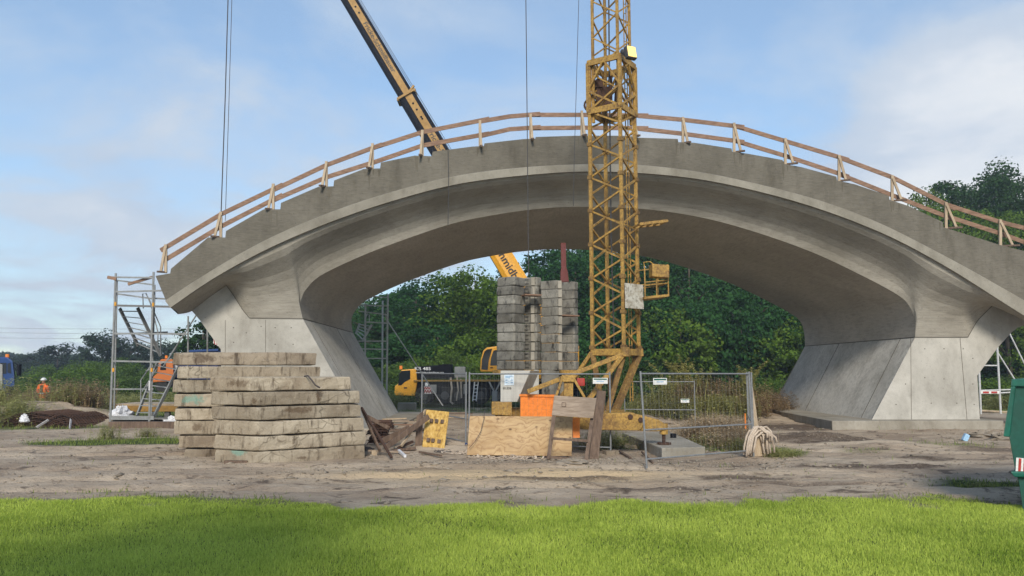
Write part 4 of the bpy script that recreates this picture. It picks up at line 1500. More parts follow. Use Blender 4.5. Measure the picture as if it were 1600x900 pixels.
mb.bar(k_ - nb * .62 + Vector((0, -.58, 0)), k_ + nb * .62 + Vector((0, -.58, 0)), .16, .14)
mb.bar(k_ + nb * .2 + Vector((0, -.6, 0)), k_ + nb * .75 + ax * .25 + Vector((0, -.6, 0)), .16, .12)
mb.build('collar', M['boomy'], tr)
mb = MB()
for off in (.70, .80):
    mb.tube(ba + nb * off + ax * 8, bb + nb * (off - .15), .018, 5)
mb.build('hoist_line', M['cable'], tr)


# ================================================================== ROAD SLAB STACKS
def slab_mesh(poly, z0, z1, seed, rough=0.02):
    """weathered slab: polygon footprint subdivided along its rim, edges knocked about"""
    rg = random.Random(seed)
    rim = []
    n = len(poly)
    for i in range(n):
        a, b = Vector(poly[i]), Vector(poly[(i + 1) % n])
        k = max(2, int((b - a).length / 0.16))
        rim += [a.lerp(b, j / k) for j in range(k)]
    c = sum(rim, Vector((0, 0))) / len(rim)
    m = len(rim)
    h = z1 - z0
    lv = []
    for (f, ins) in ((0.0, .022), (.07, .003), (.35, 0.0), (.68, 0.0), (.93, .004), (1.0, .024)):
        row = []
        for i, p in enumerate(rim):
            d = (p - c).normalized()
            bite = max(0, vnoise(i * .55 + seed * 9.1, f * 2 + seed) - .66) * .13 + (float(vnoise(i * .3 + seed * 3.1, f * 1.2 + seed)) - .5) * .022
            q = p - d * (ins * (0.7 + .6 * rg.random()) + rough * .22 * rg.random() + float(bite))
            wv = (float(vnoise(i * .23 + seed * 5.7, 2.5)) - .5) * .035
            chip = -max(0, float(vnoise(i * .8 + seed * 2.3, 7.7)) - .7) * .16 if f > .9 else 0
            row.append((q.x, q.y, z0 + h * f + (wv * (1 - f) * .0 + wv * f * .5) + chip + (rg.random() - .5) * .008))
        lv.append(row)
    vs = [v for r in lv for v in r]
    fs = [tuple(range(m))[::-1], tuple(range(5 * m, 6 * m))]
    for r in range(5):
        for i in range(m):
            k = (i + 1) % m
            fs.append((r * m + i, r * m + k, (r + 1) * m + k, (r + 1) * m + i))
    return vs, fs


def v2(p):
    return Vector((p.x, p.y))


def foot2(x, d):
    return Vector(((x - CX) / F * d, d))


def marked(src, name, marks):
    m = M[src].copy()
    m.name = name
    t = m.node_tree
    b = t.nodes['Principled BSDF']
    c = b.inputs['Base Color'].links[0].from_socket
    pos = N(t, 'ShaderNodeNewGeometry').outputs['Position']
    nz_ = noise(t, pos, 5.0, 6, 0.75)
    for (p, sx_, sz_, col) in marks:
        mp = N(t, 'ShaderNodeMapping')
        mp.inputs['Location'].default_value = (-p.x / sx_, -p.y / (sx_ * 2), -p.z / sz_)
        mp.inputs['Scale'].default_value = (1 / sx_, 1 / (sx_ * 2), 1 / sz_)
        L(t, pos, mp.inputs[0])
        ln = vmath(t, 'LENGTH', mp.outputs[0]).outputs['Value']
        f2 = ramp(t, math_n(t, 'SUBTRACT', 2.05, math_n(t, 'ADD', ln, math_n(t, 'MULTIPLY', nz_, 2.6))), [(0.0, (0, 0, 0)), (0.35, (.65,) * 3)])
        c = mixc(t, f2, c, col)
    L(t, c, b.inputs['Base Color'])
    return m


TURQ, BRN = (0.16, 0.33, 0.27), (0.10, 0.062, 0.035)
FM = {0: [(at(372, 706, 17.0), .34, .12, TURQ), (at(470, 715, 17.5), .16, .05, BRN)], 2: [(at(560, 675, 18.1), .1, .1, TURQ)], 3: [(at(470, 640, 17.5), .5, .10, BRN)], 4: [(at(500, 617, 17.7), .12, .2, BRN), (at(398, 625, 16.9), .10, .10, BRN)],
      5: [(at(437, 597, 17.1), .09, .10, (.16, .27, .33)), (at(375, 600, 17.0), .42, .13, BRN)]}
BM = {4: [(at(300, 624, 18.4), .42, .16, TURQ)], 5: [(at(282, 604, 18.4), .055, .16, BRN), (at(297, 604, 18.4), .05, .16, BRN), (at(330, 604, 18.4), .10, .16, BRN)], 2: [(at(305, 667, 18.4), .18, .16, BRN)], 7: [(at(310, 560, 18.2), .42, .2, (.07, .042, .025))], 1: [(at(310, 688, 18.4), .6, .3, (.17, .13, .095))]}

# rows: photo y of the upper and lower edge at the front corner (depth 16.9)
Z = lambda y, d=16.85: H - (y - 580) / F * d
front = [(724, 702), (702, 679), (678.5, 656), (655.5, 634), (633, 611), (610.5, 588)]
names_f = ['lowest slab of the front stack, green stain near its chipped corner', 'second slab up in the front stack, long and even', 'third slab up in the front stack, smooth pale edge',
           'fourth slab up in the front stack, deeply cracked at one end', 'fifth slab up in the front stack, dark vertical stains', 'top slab of the front stack with rope loop over its rough edge']
offs = [(344, 410, 574), (342, 409, 575), (339, 409, 572), (336, 408, 567), (334, 404, 564), (332, 395, 550)]
for k, ((yb, yt), (xl, xc, xr)) in enumerate(zip(front, offs)):
    p = [foot2(xc, 16.85), foot2(xr, 18.35), foot2(xr - 20, 19.8), foot2(xl + 40, 18.9), foot2(xl, 17.35)]
    vs, fs = slab_mesh(p, Z(yb) + (.0 if k else -.02), Z(yt) - .020, 11 + k, 0.02 if k else .03)
    o = MB().add(vs, fs).build('concrete_slab', marked('slab', 'road slab', FM[k]) if k in FM else M['slab'], at_=(p[0].x, p[0].y, Z(yb)))
    tag(o, 'weathered concrete slab, ' + names_f[k], 'concrete slab', 'stacked concrete road slabs')
dB = 18.4
ZB = lambda y: H - (y - 580) / F * dB
back = [(717, 698), (697, 678), (677, 655), (655, 636), (634.5, 613.5), (612.5, 592), (591, 571), (570, 549.5)]
names_b = ['lowest slab of the rear stack, dark and set back', 'second slab up in the rear stack, dull grey end', 'third slab up in the rear stack, brown stain on its end', 'fourth slab up in the rear stack, clean pale end',
           'fifth slab up in the rear stack, turquoise spray on its end', 'sixth slab up in the rear stack, dark upright stripes on its end', 'long cracked slab second from top, lying above the front stack', 'topmost long slab with dark crumbling end']
offb = [(297, 500), (287, 500), (279, 500), (279, 500), (277, 500), (274, 500), (280, 502), (272, 496)]
for k, ((yb, yt), (xl, xr)) in enumerate(zip(back, offb)):
    d0 = dB + (0.06 if k < 6 else .0)
    p = [foot2(xl, d0), foot2(xr - 60, d0 - .02), foot2(xr, d0 + .5), foot2(xr - 8, d0 + 2.0), foot2(xl + 6, d0 + 2.0)]
    vs, fs = slab_mesh(p, ZB(yb) - .004, ZB(yt) - .024, 31 + k, .03 if k < 7 else .06)
    o = MB().add(vs, fs).build('concrete_slab', marked('slabdark' if k == 7 else 'slab', 'road slab', BM[k]) if k in BM else M['slabdark' if k == 0 else 'slab'], at_=(p[0].x, p[0].y, ZB(yb)))
    tag(o, 'weathered concrete slab, ' + names_b[k], 'concrete slab', 'stacked concrete road slabs')
MB().box((foot2(390, 16.95).x - .2, 17.0, .02), (.5, .12, .10)).build('timber_block', M['oldwood'], at_=(foot2(390, 16.95).x, 17.0, 0))
tag(bpy.data.objects['timber_block'], 'dark timber block under the lowest front slab', 'timber block')
for (x, y, Y, lb) in ((540, 713, 17.6, 'tangled dark rope on the ground beside the slab stack, nearer the lawn'), (562, 708, 18.2, 'small dark rope coil by the slab stack end next to a timber offcut')):
    c = gp(x, y)
    rg = random.Random(x)
    pts = []
    for i in range(60):
        a = i * .8 + rg.random()
        r = .10 + .16 * rg.random()
        pts.append(c + Vector((r * 1.5 * math.cos(a), r * math.sin(a), .02 + .06 * rg.random())))
    tag(MB().path(pts, .014, 6).build('rope', M['rope'], at_=c, smooth=True), lb, 'rope')
c = at(482, 588, 17.15)
tag(MB().path([at(476, 588, 17.75), at(481, 587, 17.45), at(487, 594, 17.40), at(493, 602, 17.42), at(500, 606, 17.45)], .018, 6).build('rope_loop', M['rope'], at_=c, smooth=True), 'dark rope lying over the edge of the top front slab', 'rope')


# ================================================================== FENCES
def fence(p, q, label, h=1.98, leanp=Vector(), sign=None, foot=True, group='mesh fence panels'):
    p, q = Vector(p), Vector(q)
    t = thing('fence_panel', label, 'fence panel', p, group)
    up = Vector((0, 0, h))
    d = (q - p)
    n = d.normalized()
    for a, o in ((p, leanp), (q, leanp * .5)):
        MB().tube(a, a + up + o, .021, 8).build('upright', M['steel'], t)
    A, B = p + up * .975 + leanp, q + up * .975 + leanp * .5
    z1, z2 = .39, .09
    for f_, nm in ((.975, 'cross_tube'), (z1, 'cross_tube'), (z2, 'cross_tube')):
        MB().tube(p + up * f_ + leanp * f_, q + up * f_ + leanp * .5 * f_, .017, 8).build(nm, M['steel'], t)
    mb = MB()
    w = int(d.length / .115)
    for i in range(1, w):
        f_ = i / w
        b = p + d * f_
        o = leanp * (1 - .5 * f_)
        mb.tube(b + up * z2 + o * z2, b + up * .975 + o * .975, .0013, 3)
    for k in range(7):
        f_ = z2 + (0.975 - z2) * (k + .5) / 7
        mb.tube(p + up * f_ + leanp * f_, q + up * f_ + leanp * .5 * f_, .0013, 3)
    mb.build('wire_mesh', M['mesh'], t)
    if sign:
        f0, f1, zz = sign
        a, b = p + d * f0 + up * (zz + .068) + leanp * zz, p + d * f1 + up * (zz + .068) + leanp * zz
        sgn = MB().prism([a + Vector((0, -.03, -.14)), b + Vector((0, -.03, -.14)), b + Vector((0, -.03, 0)), a + Vector((0, -.03, 0))], (0, .006, 0)).build('sign', M['white'], t)
        MB().prism([a.lerp(b, .06) + Vector((0, -.034, -.045)), a.lerp(b, .94) + Vector((0, -.034, -.045)), a.lerp(b, .94) + Vector((0, -.034, -.015)), a.lerp(b, .06) + Vector((0, -.034, -.015))], (0, .003, 0)).build('print', M['green'], sgn)
        MB().prism([a.lerp(b, .25) + Vector((0, -.034, -.09)), a.lerp(b, .75) + Vector((0, -.034, -.09)), a.lerp(b, .75) + Vector((0, -.034, -.07)), a.lerp(b, .25) + Vector((0, -.034, -.07))], (0, .003, 0)).build('print', M['ink'], sgn)
    if foot:
        MB().box(q + Vector((0, 0, .05)), (.34, .22, .13), Matrix.Rotation(R(20), 3, 'Z')).build('foot_block', M['slabdark'], t, bevel=.015)
    return t


fB0, fB1 = Vector((-1.10, 20.0, 0.0)), Vector((2.37, 18.75, 0.0))
fence(fB0, fB1, 'grey mesh fence panel standing behind the plywood sheet, green and white sign on it', sign=(.885, .985, .86))
fence(Vector((-2.72, 23.4, .0)), Vector((-1.20, 20.25, .0)), 'grey mesh fence panel angled away beside the yellow shutter board', foot=False)
fence(Vector((2.80, 16.25, 0)), Vector((5.60, 18.1, 0)), 'grey mesh fence panel with visible bottom tube, standing in front of the dry weeds', leanp=Vector((-.10, 0, .02)), sign=(.10, .22, .86), foot=False)
fence(Vector((5.62, 18.15, 0)), Vector((6.50, 21.4, 0)), 'mesh fence panel seen nearly edge on beside the leaning wooden post', foot=False)
fence(Vector((4.3, 29.6, -.15)), Vector((6.88, 29.2, -.15)), 'small far mesh fence panel at the earth mound behind the near fence', h=1.8, foot=False, sign=(.80, .92, .55))

# ---- boards leaning on the fence
def sheet(name, mat, quad, th, label, cat, off=(0, 1, 0), bev=.003, base=None):
    P = [at(a, b, Y) for a, b, Y in quad]
    o = MB().prism(P, Vector(off) * th).build(name, M[mat], at_=base or P[-1], bevel=bev)
    return tag(o, label, cat)


sheet('plywood_sheet', 'ply', [(729.6, 711, 18.45), (893, 712.5, 18.15), (895, 651, 18.42), (734, 650, 18.75)], .021, 'large knotty plywood sheet leaning against the mesh fence', 'plywood sheet')
t = thing('trestle_frame', 'brown timber frame with a nailed board across its top, leaning on the plywood', 'timber frame', gp(888, 718))
MB().prism([at(a, b, Y) for a, b, Y in [(862, 649, 17.78), (927, 653.6, 17.68), (932, 622, 17.86), (866, 618, 17.95)]], (0, .025, 0)).build('top_board', M['greywood'], t, bevel=.003)
for (x, y) in ((881, 632), (913, 635)):
    q4 = [at(x - 3, y + 3, 17.83), at(x + 3, y + 3.4, 17.82), at(x + 3.2, y - 2.6, 17.86), at(x - 2.8, y - 3, 17.87)]
    mb = MB()
    for a, b in zip(q4, q4[1:] + q4[:1]):
        mb.bar(a, b, .012, .012)
    mb.build('square_patch', M['oldwood'], t)
for (a, b, c, d) in ((866, 645, 857, 718), (926, 648, 915.5, 721)):
    MB().bar(at(a, b, 17.84), at(c, d, 17.42), .045, .085, (1, 0, 0)).build('leg', M['oldwood'], t, bevel=.003)
for (a, b, c, d, Y) in ((862, 685, 919, 689, 17.55), (858, 714, 917, 719, 17.40)):
    MB().bar(at(a, b, Y), at(c, d, Y), .04, .055).build('rung', M['oldwood'], t, bevel=.003)
sheet('plank', 'oldwood', [(920.6, 716.5, 17.75), (935, 718, 17.68), (947, 611, 18.2), (933, 610, 18.28)], .04, 'long dark brown plank standing upright against the fence beside the trestle frame', 'plank')
# orange box and panel
ob = thing('orange_crate', 'bright orange ribbed plastic box behind the plywood sheet', 'plastic box', gp(840, 690))
q = [at(a, b, 19.48) for a, b in [(813, 655), (865, 655), (866, 618, ), (813, 617)]]
MB().prism(q, (.02, .35, 0)).build('box', M['orange'], ob, bevel=.01)
MB().prism([at(a, b, 19.45) for a, b in [(811.5, 619.5), (867, 620.5), (867, 617), (811.5, 616.2)]], (.02, .42, 0)).build('rim', M['orange'], ob, bevel=.006)
for k in range(6):
    x = 819 + k * 8.5
    MB().prism([at(x, 654, 19.465), at(x + 2, 654, 19.465), at(x + 2, 621, 19.465), at(x, 621, 19.465)], (0, .02, 0)).build('rib', M['orange'], ob)
sheet('orange_barrier', 'orange', [(895, 684, 18.45), (906, 684, 18.45), (906, 653, 18.55), (895, 653, 18.55)], .12, 'narrow upright orange plastic piece between plywood and timber frame', 'plastic panel')
# yellow shutter board with bolt plates
sh = thing('shutter_board', 'stained yellow shutter board with two rows of square bolt plates, leaning', 'shutter board', gp(678, 702))
MB().prism([at(a, b, Y) for a, b, Y in [(659.6, 699, 19.55), (694, 703, 19.45), (702, 643.6, 19.95), (666, 640, 20.05)]], (0, .03, 0)).build('board', M['shutter'], sh, bevel=.004)
for (a, b) in ((674, 657), (682, 657.5), (691, 658.5), (669, 687), (676.5, 688), (686, 689.5)):
    MB().box(at(a, b, 19.70 + (672 - b) * .008 - .01), (.085, .06, .09), Matrix.Rotation(R(8), 3, 'Y')).build('bolt_plate', M['oldwood'], sh, bevel=.006)
MB().prism([at(a, b, 19.7) for a, b in [(648, 702), (659, 703), (661, 642), (651, 650)]], (0, .04, 0)).build('dark_plank', M['oldwood'], at_=gp(654, 702))
tag(bpy.data.objects['dark_plank'], 'dark upright plank tucked beside the yellow shutter board', 'plank')

# ---- timber debris between slab stack and shutter board
deb = [
    (565, 637, 19.6, 612, 715, 17.9, .05, .05, 'rust', 'thin rusty pole leaning on the slab stack, its foot nearest the lawn', 'pole'),
    (566, 640, 19.6, 593, 703, 18.6, .05, .06, 'oldwood', 'short dark timber leaning on the slab stack beside the rusty pole', 'timber'),
    (574, 651, 20.0, 608, 669, 20.2, .05, .10, 'oldwood', 'dark timber lying on top of the rebar mats', 'timber'),
    (670, 651, 19.6, 604, 698, 19.0, .05, .13, 'oldwood', 'long heavy plank sloping up onto the shutter board', 'plank'),
    (665, 641, 20.1, 627, 697, 19.2, .05, .06, 'pale', 'pale batten leaning steeply behind the heavy plank', 'batten'),
    (640, 668, 19.9, 596, 690, 19.5, .05, .14, 'oldwood', 'dark board lying low under the heavy sloping plank', 'board'),
    (650, 700, 19.3, 612, 706, 19.2, .10, .06, 'oldwood', 'dark squared timber lying flat at the foot of the debris', 'timber'),
    (645, 690, 19.7, 622, 700, 19.3, .06, .06, 'rust', 'short rusty bar in the middle of the timber debris', 'bar'),
    (623, 704, 18.9, 633, 713, 18.1, .06, .06, 'plastic', 'short white pipe end on the earth before the debris', 'pipe'),
    (575, 704, 18.7, 640, 707, 18.9, .07, .04, 'greywood', 'grey batten lying on the earth by the rope coil', 'batten'),
    (690, 712, 18.2, 655, 706, 18.7, .05, .04, 'oldwood', 'thin dark batten on the earth before the shutter board', 'batten'),
    (1020, 723, 16.9, 1003, 706, 18.6, .04, .04, 'oldwood', 'dark stick on the earth beside the near fence upright', 'stick'),
    (968, 705, 18.9, 985, 716, 17.8, .05, .04, 'oldwood', 'dark stick lying by the fence foot block', 'stick'),
]
for (x0, y0, Y0, x1, y1, Y1, w, h, mt, lb, ct) in deb:
    a, b = at(x0, y0, Y0), at(x1, y1, Y1)
    g = float(gz(b.x, b.y)) + h * .5
    if b.z < g: b.z = g
    ga_ = float(gz(a.x, a.y)) + h * .5
    if a.z < ga_: a.z = ga_
    tag(MB().bar(a, b, w, h).build(ct.replace(' ', '_'), M[mt], at_=b, bevel=.004), lb, ct)
c = gp(584, 712)
tag(MB().box(c + Vector((0, 0, .06)), (.13, .13, .14), Matrix.Rotation(R(25), 3, 'Z')).build('timber_offcut', M['pale'], at_=c, bevel=.006), 'square pale timber offcut between the rope and the pole foot', 'timber offcut')
# rusty reinforcement mats
def mats(name, label, corner, ux, uy, nlay, step, lx_, ly_, r=.010, sag=.0, seed=0):
    t = thing(name, label, 'rebar mats', corner)
    rg = random.Random(seed)
    ux, uy = Vector(ux).normalized(), Vector(uy).normalized()
    for k in range(nlay):
        mb = MB()
        o = Vector(corner) + Vector((rg.uniform(-.08, .08), rg.uniform(-.08, .08), .03 + k * step))
        n1, n2 = int(lx_ / .16), int(ly_ / .16)
        sg_ = sag * (1 + .2 * k)
        def pt(a, b):
            return o + ux * a + uy * b - Vector((0, 0, sg_ * abs(a / lx_ - .5) ** 2 * 4))
        for i in range(n1 + 1):
            a = lx_ * i / n1
            mb.tube(pt(a, 0), pt(a, ly_), r, 5)
        for i in range(n2 + 1):
            b = ly_ * i / n2
            mb.path([pt(lx_ * f_ / 4, b) + Vector((0, 0, r * 2)) for f_ in range(5)], r, 5)
        mb.build('rebar_mat', M['rust'], t)
    return t


mats('rebar_stack', 'small stack of rusty reinforcement mats between slab stack and timber debris', gp(574, 699) + Vector((.02, .1, 0)), (1, .15, 0), (-.1, 1, 0), 8, .075, .52, .9, .013, seed=3)
lp = gnd(12, 668)
mats('rebar_stack', 'big pile of rusty reinforcement mats bound with pale straps, by the weedy mound', Vector((lp.x, lp.y - .2, 0)), (1, .0, 0), (.05, 1, 0), 9, .062, 2.2, 2.0, .016, .12, seed=5)
mats('rebar_stack', 'lower pile of rusty reinforcement mats lying next to the strapped pile', Vector((lp.x + 1.45, lp.y - .35, 0)), (1, .05, 0), (.05, 1, 0), 8, .062, 1.45, 2.0, .016, .22, seed=8)
MB_ = [(at(57, 668, 26.15), at(76, 656, 26.3), 'pale strap slanting across the big rebar pile'), (at(109, 670, 25.95), at(111, 655, 26.1), 'white upright strap over the lower rebar pile')]
for a, b, lb in MB_:
    tag(MB().bar(a, b, .10, .012, (1, 0, 0)).build('strap', M['plastic'], at_=a), lb, 'strap')


def crumple(name, c, sx_, sy_, sz_, seed, mat, label, cat):
    rg = np.random.default_rng(seed)
    nu, nv = 18, 10
    vs, fs = [], []
    for j in range(nv + 1):
        th = math.pi * .5 * j / nv
        for i in range(nu):
            ph = 2 * math.pi * i / nu
            r = .7 + .55 * rg.random() * (1 if j else 0.2)
            vs.append((c[0] + sx_ * r * math.cos(ph) * math.cos(th), c[1] + sy_ * r * math.sin(ph) * math.cos(th), c[2] - .02 + sz_ * math.sin(th) * (.7 + .5 * rg.random())))
    for j in range(nv):
        for i in range(nu):
            k = (i + 1) % nu
            fs.append((j * nu + i, j * nu + k, (j + 1) * nu + k, (j + 1) * nu + i))
    o = MB().add(vs, fs).build(name, M[mat], at_=c)
    return tag(o, label, cat)


crumple('plastic_bag', at(38, 659, 26.4), .16, .14, .26, 3, 'plastic', 'crumpled white plastic on the big rebar pile', 'plastic bag')
crumple('plastic_sheet', at(190, 656, 30.2), .46, .4, .52, 4, 'plastic', 'crumpled white sheeting beside the scaffold foot', 'plastic sheet')
crumple('plastic_bag', gp(268, 663), .34, .25, .30, 6, 'plastic', 'white plastic bag on the kerb beside the slab stack', 'plastic bag')
crumple('rubble_heap', gp(893, 726), .38, .22, .13, 8, 'stone', 'small grey heap of mortar rubble at the foot of the timber frame', 'rubble heap')
crumple('sandbag', gp(764, 713), .17, .14, .16, 9, 'strap', 'brown sack at the foot of the plywood sheet', 'sack')

# straps: tangle by the plywood, bundle over the block by the wooden post
def tangle(name, c, rx, ry, n, label, mat='strap', seed=0, w=.035, zmax=.08):
    rg = random.Random(seed)
    mb = MB()
    for s_ in range(n):
        o = Vector((rg.uniform(-rx, rx), rg.uniform(-ry, ry), 0))
        a0, rr, el = rg.random() * 6.3, rg.uniform(.06, .22), rg.uniform(.4, .9)
        pts = []
        for i in range(12):
            a = a0 + i * .42
            p = Vector(c) + o + Vector((rr * math.cos(a) * (1 + .06 * i), rr * el * math.sin(a), 0))
            p.z = float(gz(p.x, p.y)) + .012 + zmax * rg.random() * rg.random()
            pts.append(p)
        for p, q in zip(pts[:-1], pts[1:]):
            mb.bar(p, q, w, .008)
    return tag(mb.build(name, M[mat], at_=c), label, 'straps')


tangle('webbing_straps', gp(718, 710), .25, .22, 9, 'tangle of pale webbing straps at the fence foot beside the plywood', seed=2)
tangle('webbing_straps', gp(785, 717), .75, .10, 16, 'pale straps and rags strewn along the plywood bottom edge', seed=5)
tangle('wire_tangle', gp(690, 707), .25, .15, 6, 'dark wire tangle on the earth before the shutter board', 'rope', 7, .015)
lb_ = gp(1183, 716)
lb_.y += .05
tb = thing('timber_block', 'squared timber block under the draped strap bundle by the wooden post', 'timber block', lb_)
MB().box(lb_ + Vector((.07, .10, .27)), (.34, .26, .54), Matrix.Rotation(R(15), 3, 'Z')).build('block', M['pale'], tb, bevel=.01)
st_ = MB()
rg = random.Random(4)
for i in range(13):
    f_ = i / 12
    x0 = -.30 + .16 * f_ + rg.uniform(-.03, .03)
    x1 = -.14 + .26 * f_ + rg.uniform(-.03, .03)
    x2 = .08 + .24 * f_ + rg.uniform(-.04, .04)
    dy = -.10 - .06 * (i % 3)
    zt = .62 + rg.uniform(-.05, .06)
    end = rg.uniform(.28, .48) if i % 3 else rg.uniform(.05, .2)
    st_.path([lb_ + Vector(v) for v in ((x0 - .02, dy - .04, rg.uniform(.0, .12)), (x0 + .01, dy - .03, .25), (x0 + .07, dy, .46), (x1, dy + .05, zt), ((x1 + x2) / 2, dy + .06, zt + .02), (x2, dy + .02, zt - .08), (x2 + .05, dy, (zt + end) / 2), (x2 + .06 + rg.uniform(-.03, .03), dy, end))], .026, 6)
tag(st_.build('strap_bundle', M['strap'], at_=lb_, smooth=True), 'thick bundle of pale webbing straps draped over the block by the leaning post', 'straps')
tag(MB().path([at(1182, 676, 18.9), at(1178, 640, 18.9), at(1172, 598, 18.9)], .062, 8, .05).build('wooden_post', M['pale'], at_=gp(1182, 706)), 'pale leaning wooden post at the end of the fence', 'post')
tag(MB().tube(at(1165, 670, 18.0), at(1164, 646, 18.0), .016, 6).build('tie_strap', M['orange'], at_=at(1165, 670, 18.0)), 'narrow orange tie hanging on the fence upright', 'tie strap')
tag(MB().path([at(757, 640, 18.7), at(756, 655, 18.55), at(751, 675, 18.5), at(742, 690, 18.40), at(733, 700, 18.36)], .007, 6).build('black_hose', M['rope'], at_=at(733, 700, 18.4)), 'thin black cable curving over the plywood sheet', 'cable')
tag(MB().tube(at(728.5, 692, 20.1), at(729, 699, 20.1), .035, 8).build('blue_tie', M['blue'], at_=at(729, 699, 20.1)), 'small blue tie at the foot of the fence upright', 'tie')
# concrete pad under the outrigger
sp = [gnd(a, b, .25) for a, b in [(1034, 700), (1102, 698), (1046, 674), (972, 676)]]
tag(MB().prism([p - Vector((0, 0, .45)) for p in sp], (0, 0, .45)).build('concrete_pad', M['found'], at_=sp[0], bevel=.02), 'flat concrete pad under the yellow crane outrigger', 'concrete pad')
c = gnd(1052, 684, .25)
tag(MB().tube(c, c + Vector((0, 0, .11)), .08, 12).build('black_pot', M['black'], at_=c), 'small black pot standing on the concrete pad', 'pot')

# ================================================================== SCAFFOLDS
def scaf(name, label, loc):
    return thing(name, label, 'scaffold', loc)


YS = 29.0
sc1 = scaf('scaffold_tower', 'steel scaffold stair tower at the open end of the bridge deck', gp(205, 662))
SB = 2.2      # bay depth
def S(x, y, b=0.0):
    return at(x, y, YS + b)
for (x0, y0, x1, y1, b) in ((181, 427, 172, 664, 0), (240, 425, 233, 664, 0), (183, 437, 178, 655, SB), (242, 445, 236, 655, SB), (294, 494, 293, 655, .4), (324, 512, 324, 655, SB)):
    MB().tube(S(x0, y0, b), S(x1, y1, b), .042 if b == 0 else .034, 8).build('standard', M['scaff'], sc1)
for (x0, y0, x1, y1, b) in ((168, 433, 241, 434, 0), (182, 438, 240, 445, SB), (180, 456, 257, 454, 0), (182, 459, 240, 467, SB), (177, 521, 293, 522, 0), (178, 522, 262, 519, SB), (176, 564, 270, 566, 0), (174, 608, 240, 608, SB), (174, 653, 241, 653, 0),
                            (201, 445, 240, 433, .2), (240, 466, 258, 467, .3)):
    MB().bar(S(x0, y0, b), S(x1, y1, b), .05, .06 if y0 < 640 else .14).build('ledger', M['scaff'], sc1)
for (x, y) in ((180, 434), (240, 434), (180, 456), (240, 456), (177, 521), (238, 521), (176, 564), (237, 565)):
    MB().tube(S(x, y), S(x, y, SB), .03, 6).build('transom', M['scaff'], sc1)
MB().prism([S(181, 479), S(270, 481), S(270, 481, SB), S(181, 479, SB)], (0, 0, .08)).build('deck', M['scaffdark'], sc1)
MB().prism([S(174, 655), S(262, 655), S(262, 655, SB), S(174, 655, SB)], (0, 0, .06)).build('deck', M['scaffdark'], sc1)
MB().bar(S(168, 433, -.05), S(182, 436, -.05), .05, .12).build('toe_board', M['rail'], sc1)
MB().bar(S(200, 444, .1), S(238, 433, .1), .05, .10).build('toe_board', M['rail'], sc1)


def stair(a0, a1, b0, b1, d0, d1, n, parent):
    st = MB()
    A0, A1, B0, B1 = S(*a0, d0), S(*a1, d1), S(*b0, d0), S(*b1, d1)
    st.bar(A0, A1, .05, .13); st.bar(B0, B1, .05, .13)
    so = st.build('stair', M['scaff'], parent)
    for k in range(n):
        f_ = (k + .5) / n
        MB().bar(A0.lerp(A1, f_), B0.lerp(B1, f_), .16, .03).build('tread', M['scaff'], so)


stair((187, 482), (216, 540), (215, 481), (251, 556), .6, 1.7, 7, sc1)
stair((246, 566), (214, 650), (279, 573), (241, 650), 1.6, .3, 8, sc1)
for pts in ([(224, 482), (223, 459), (228, 458), (251, 511), (251, 556)], [(238, 482), (233, 466), (247, 520), (246, 545)], [(220, 640), (220, 594), (238, 568), (246, 566)], [(222, 612), (246, 575)]):
    MB().path([S(a, b, .8) for a, b in pts], .022, 6).build('handrail', M['scaff'], sc1)
MB().tube(S(307, 492, .6), S(255, 573, .6), .03, 8).build('diagonal_brace', M['scaff'], sc1)
MB().tube(S(228, 580, 0.02), S(268, 560, .6), .02, 8).build('diagonal_brace', M['scaff'], sc1)
for (x, y) in ((180, 475), (177, 578), (239, 476), (237, 578)):
    MB().tube(S(x, y + 3, -.0), S(x, y - 3, -.0), .046, 8).build('yellow_mark', M['yellow'], sc1)
MB().tube(S(234.5, 595), S(234, 610), .047, 8).build('white_sleeve', M['plastic'], sc1)

YR = 39.0
sc2 = scaf('scaffold_tower', 'steel scaffold stair tower behind the bridge, beside the slanted leg near the slabs', Vector((at(606, 640, YR).x, YR, -.1)))
for (x0, y0, x1, y1, b) in ((606, 460, 604, 641, 0), (571, 475, 570, 641, 0), (598, 470, 597, 641, 2), (548, 470, 548, 641, 2)):
    MB().tube(at(x0, y0, YR + b), at(x1, y1, YR + b), .045, 8).build('standard', M['scaff_brightened'], sc2)
for (x0, y0, x1, y1) in ((570, 462, 606, 465), (548, 477, 606, 478), (560, 486, 606, 492), (570, 503, 606, 505), (560, 533, 606, 533), (560, 545, 606, 546), (560, 560, 606, 560)):
    MB().bar(at(x0, y0, YR), at(x1, y1, YR), .05, .06).build('ledger', M['scaff_brightened'], sc2)
mb = MB()
A0, A1, B0, B1 = at(562, 505, YR + .5), at(556, 522, YR + .5), at(581, 507, YR + .3), at(566, 534, YR + .3)
mb.bar(A0, A1, .05, .1); mb.bar(B0, B1, .05, .1)
for k in range(5):
    mb.bar(A0.lerp(A1, (k + .5) / 5), B0.lerp(B1, (k + .5) / 5), .1, .03)
mb.build('stair', M['scaff_brightened'], sc2)
MB().path([at(570, 500, YR + .2), at(574, 490, YR + .2), at(577, 492, YR + .2), at(577, 503, YR + .2)], .025, 6).build('handrail', M['scaff_brightened'], sc2)
MB().tube(at(606, 502, YR), at(692, 634, YR - 1.0), .03, 8).build('raking_prop', M['scaff_brightened'], sc2)

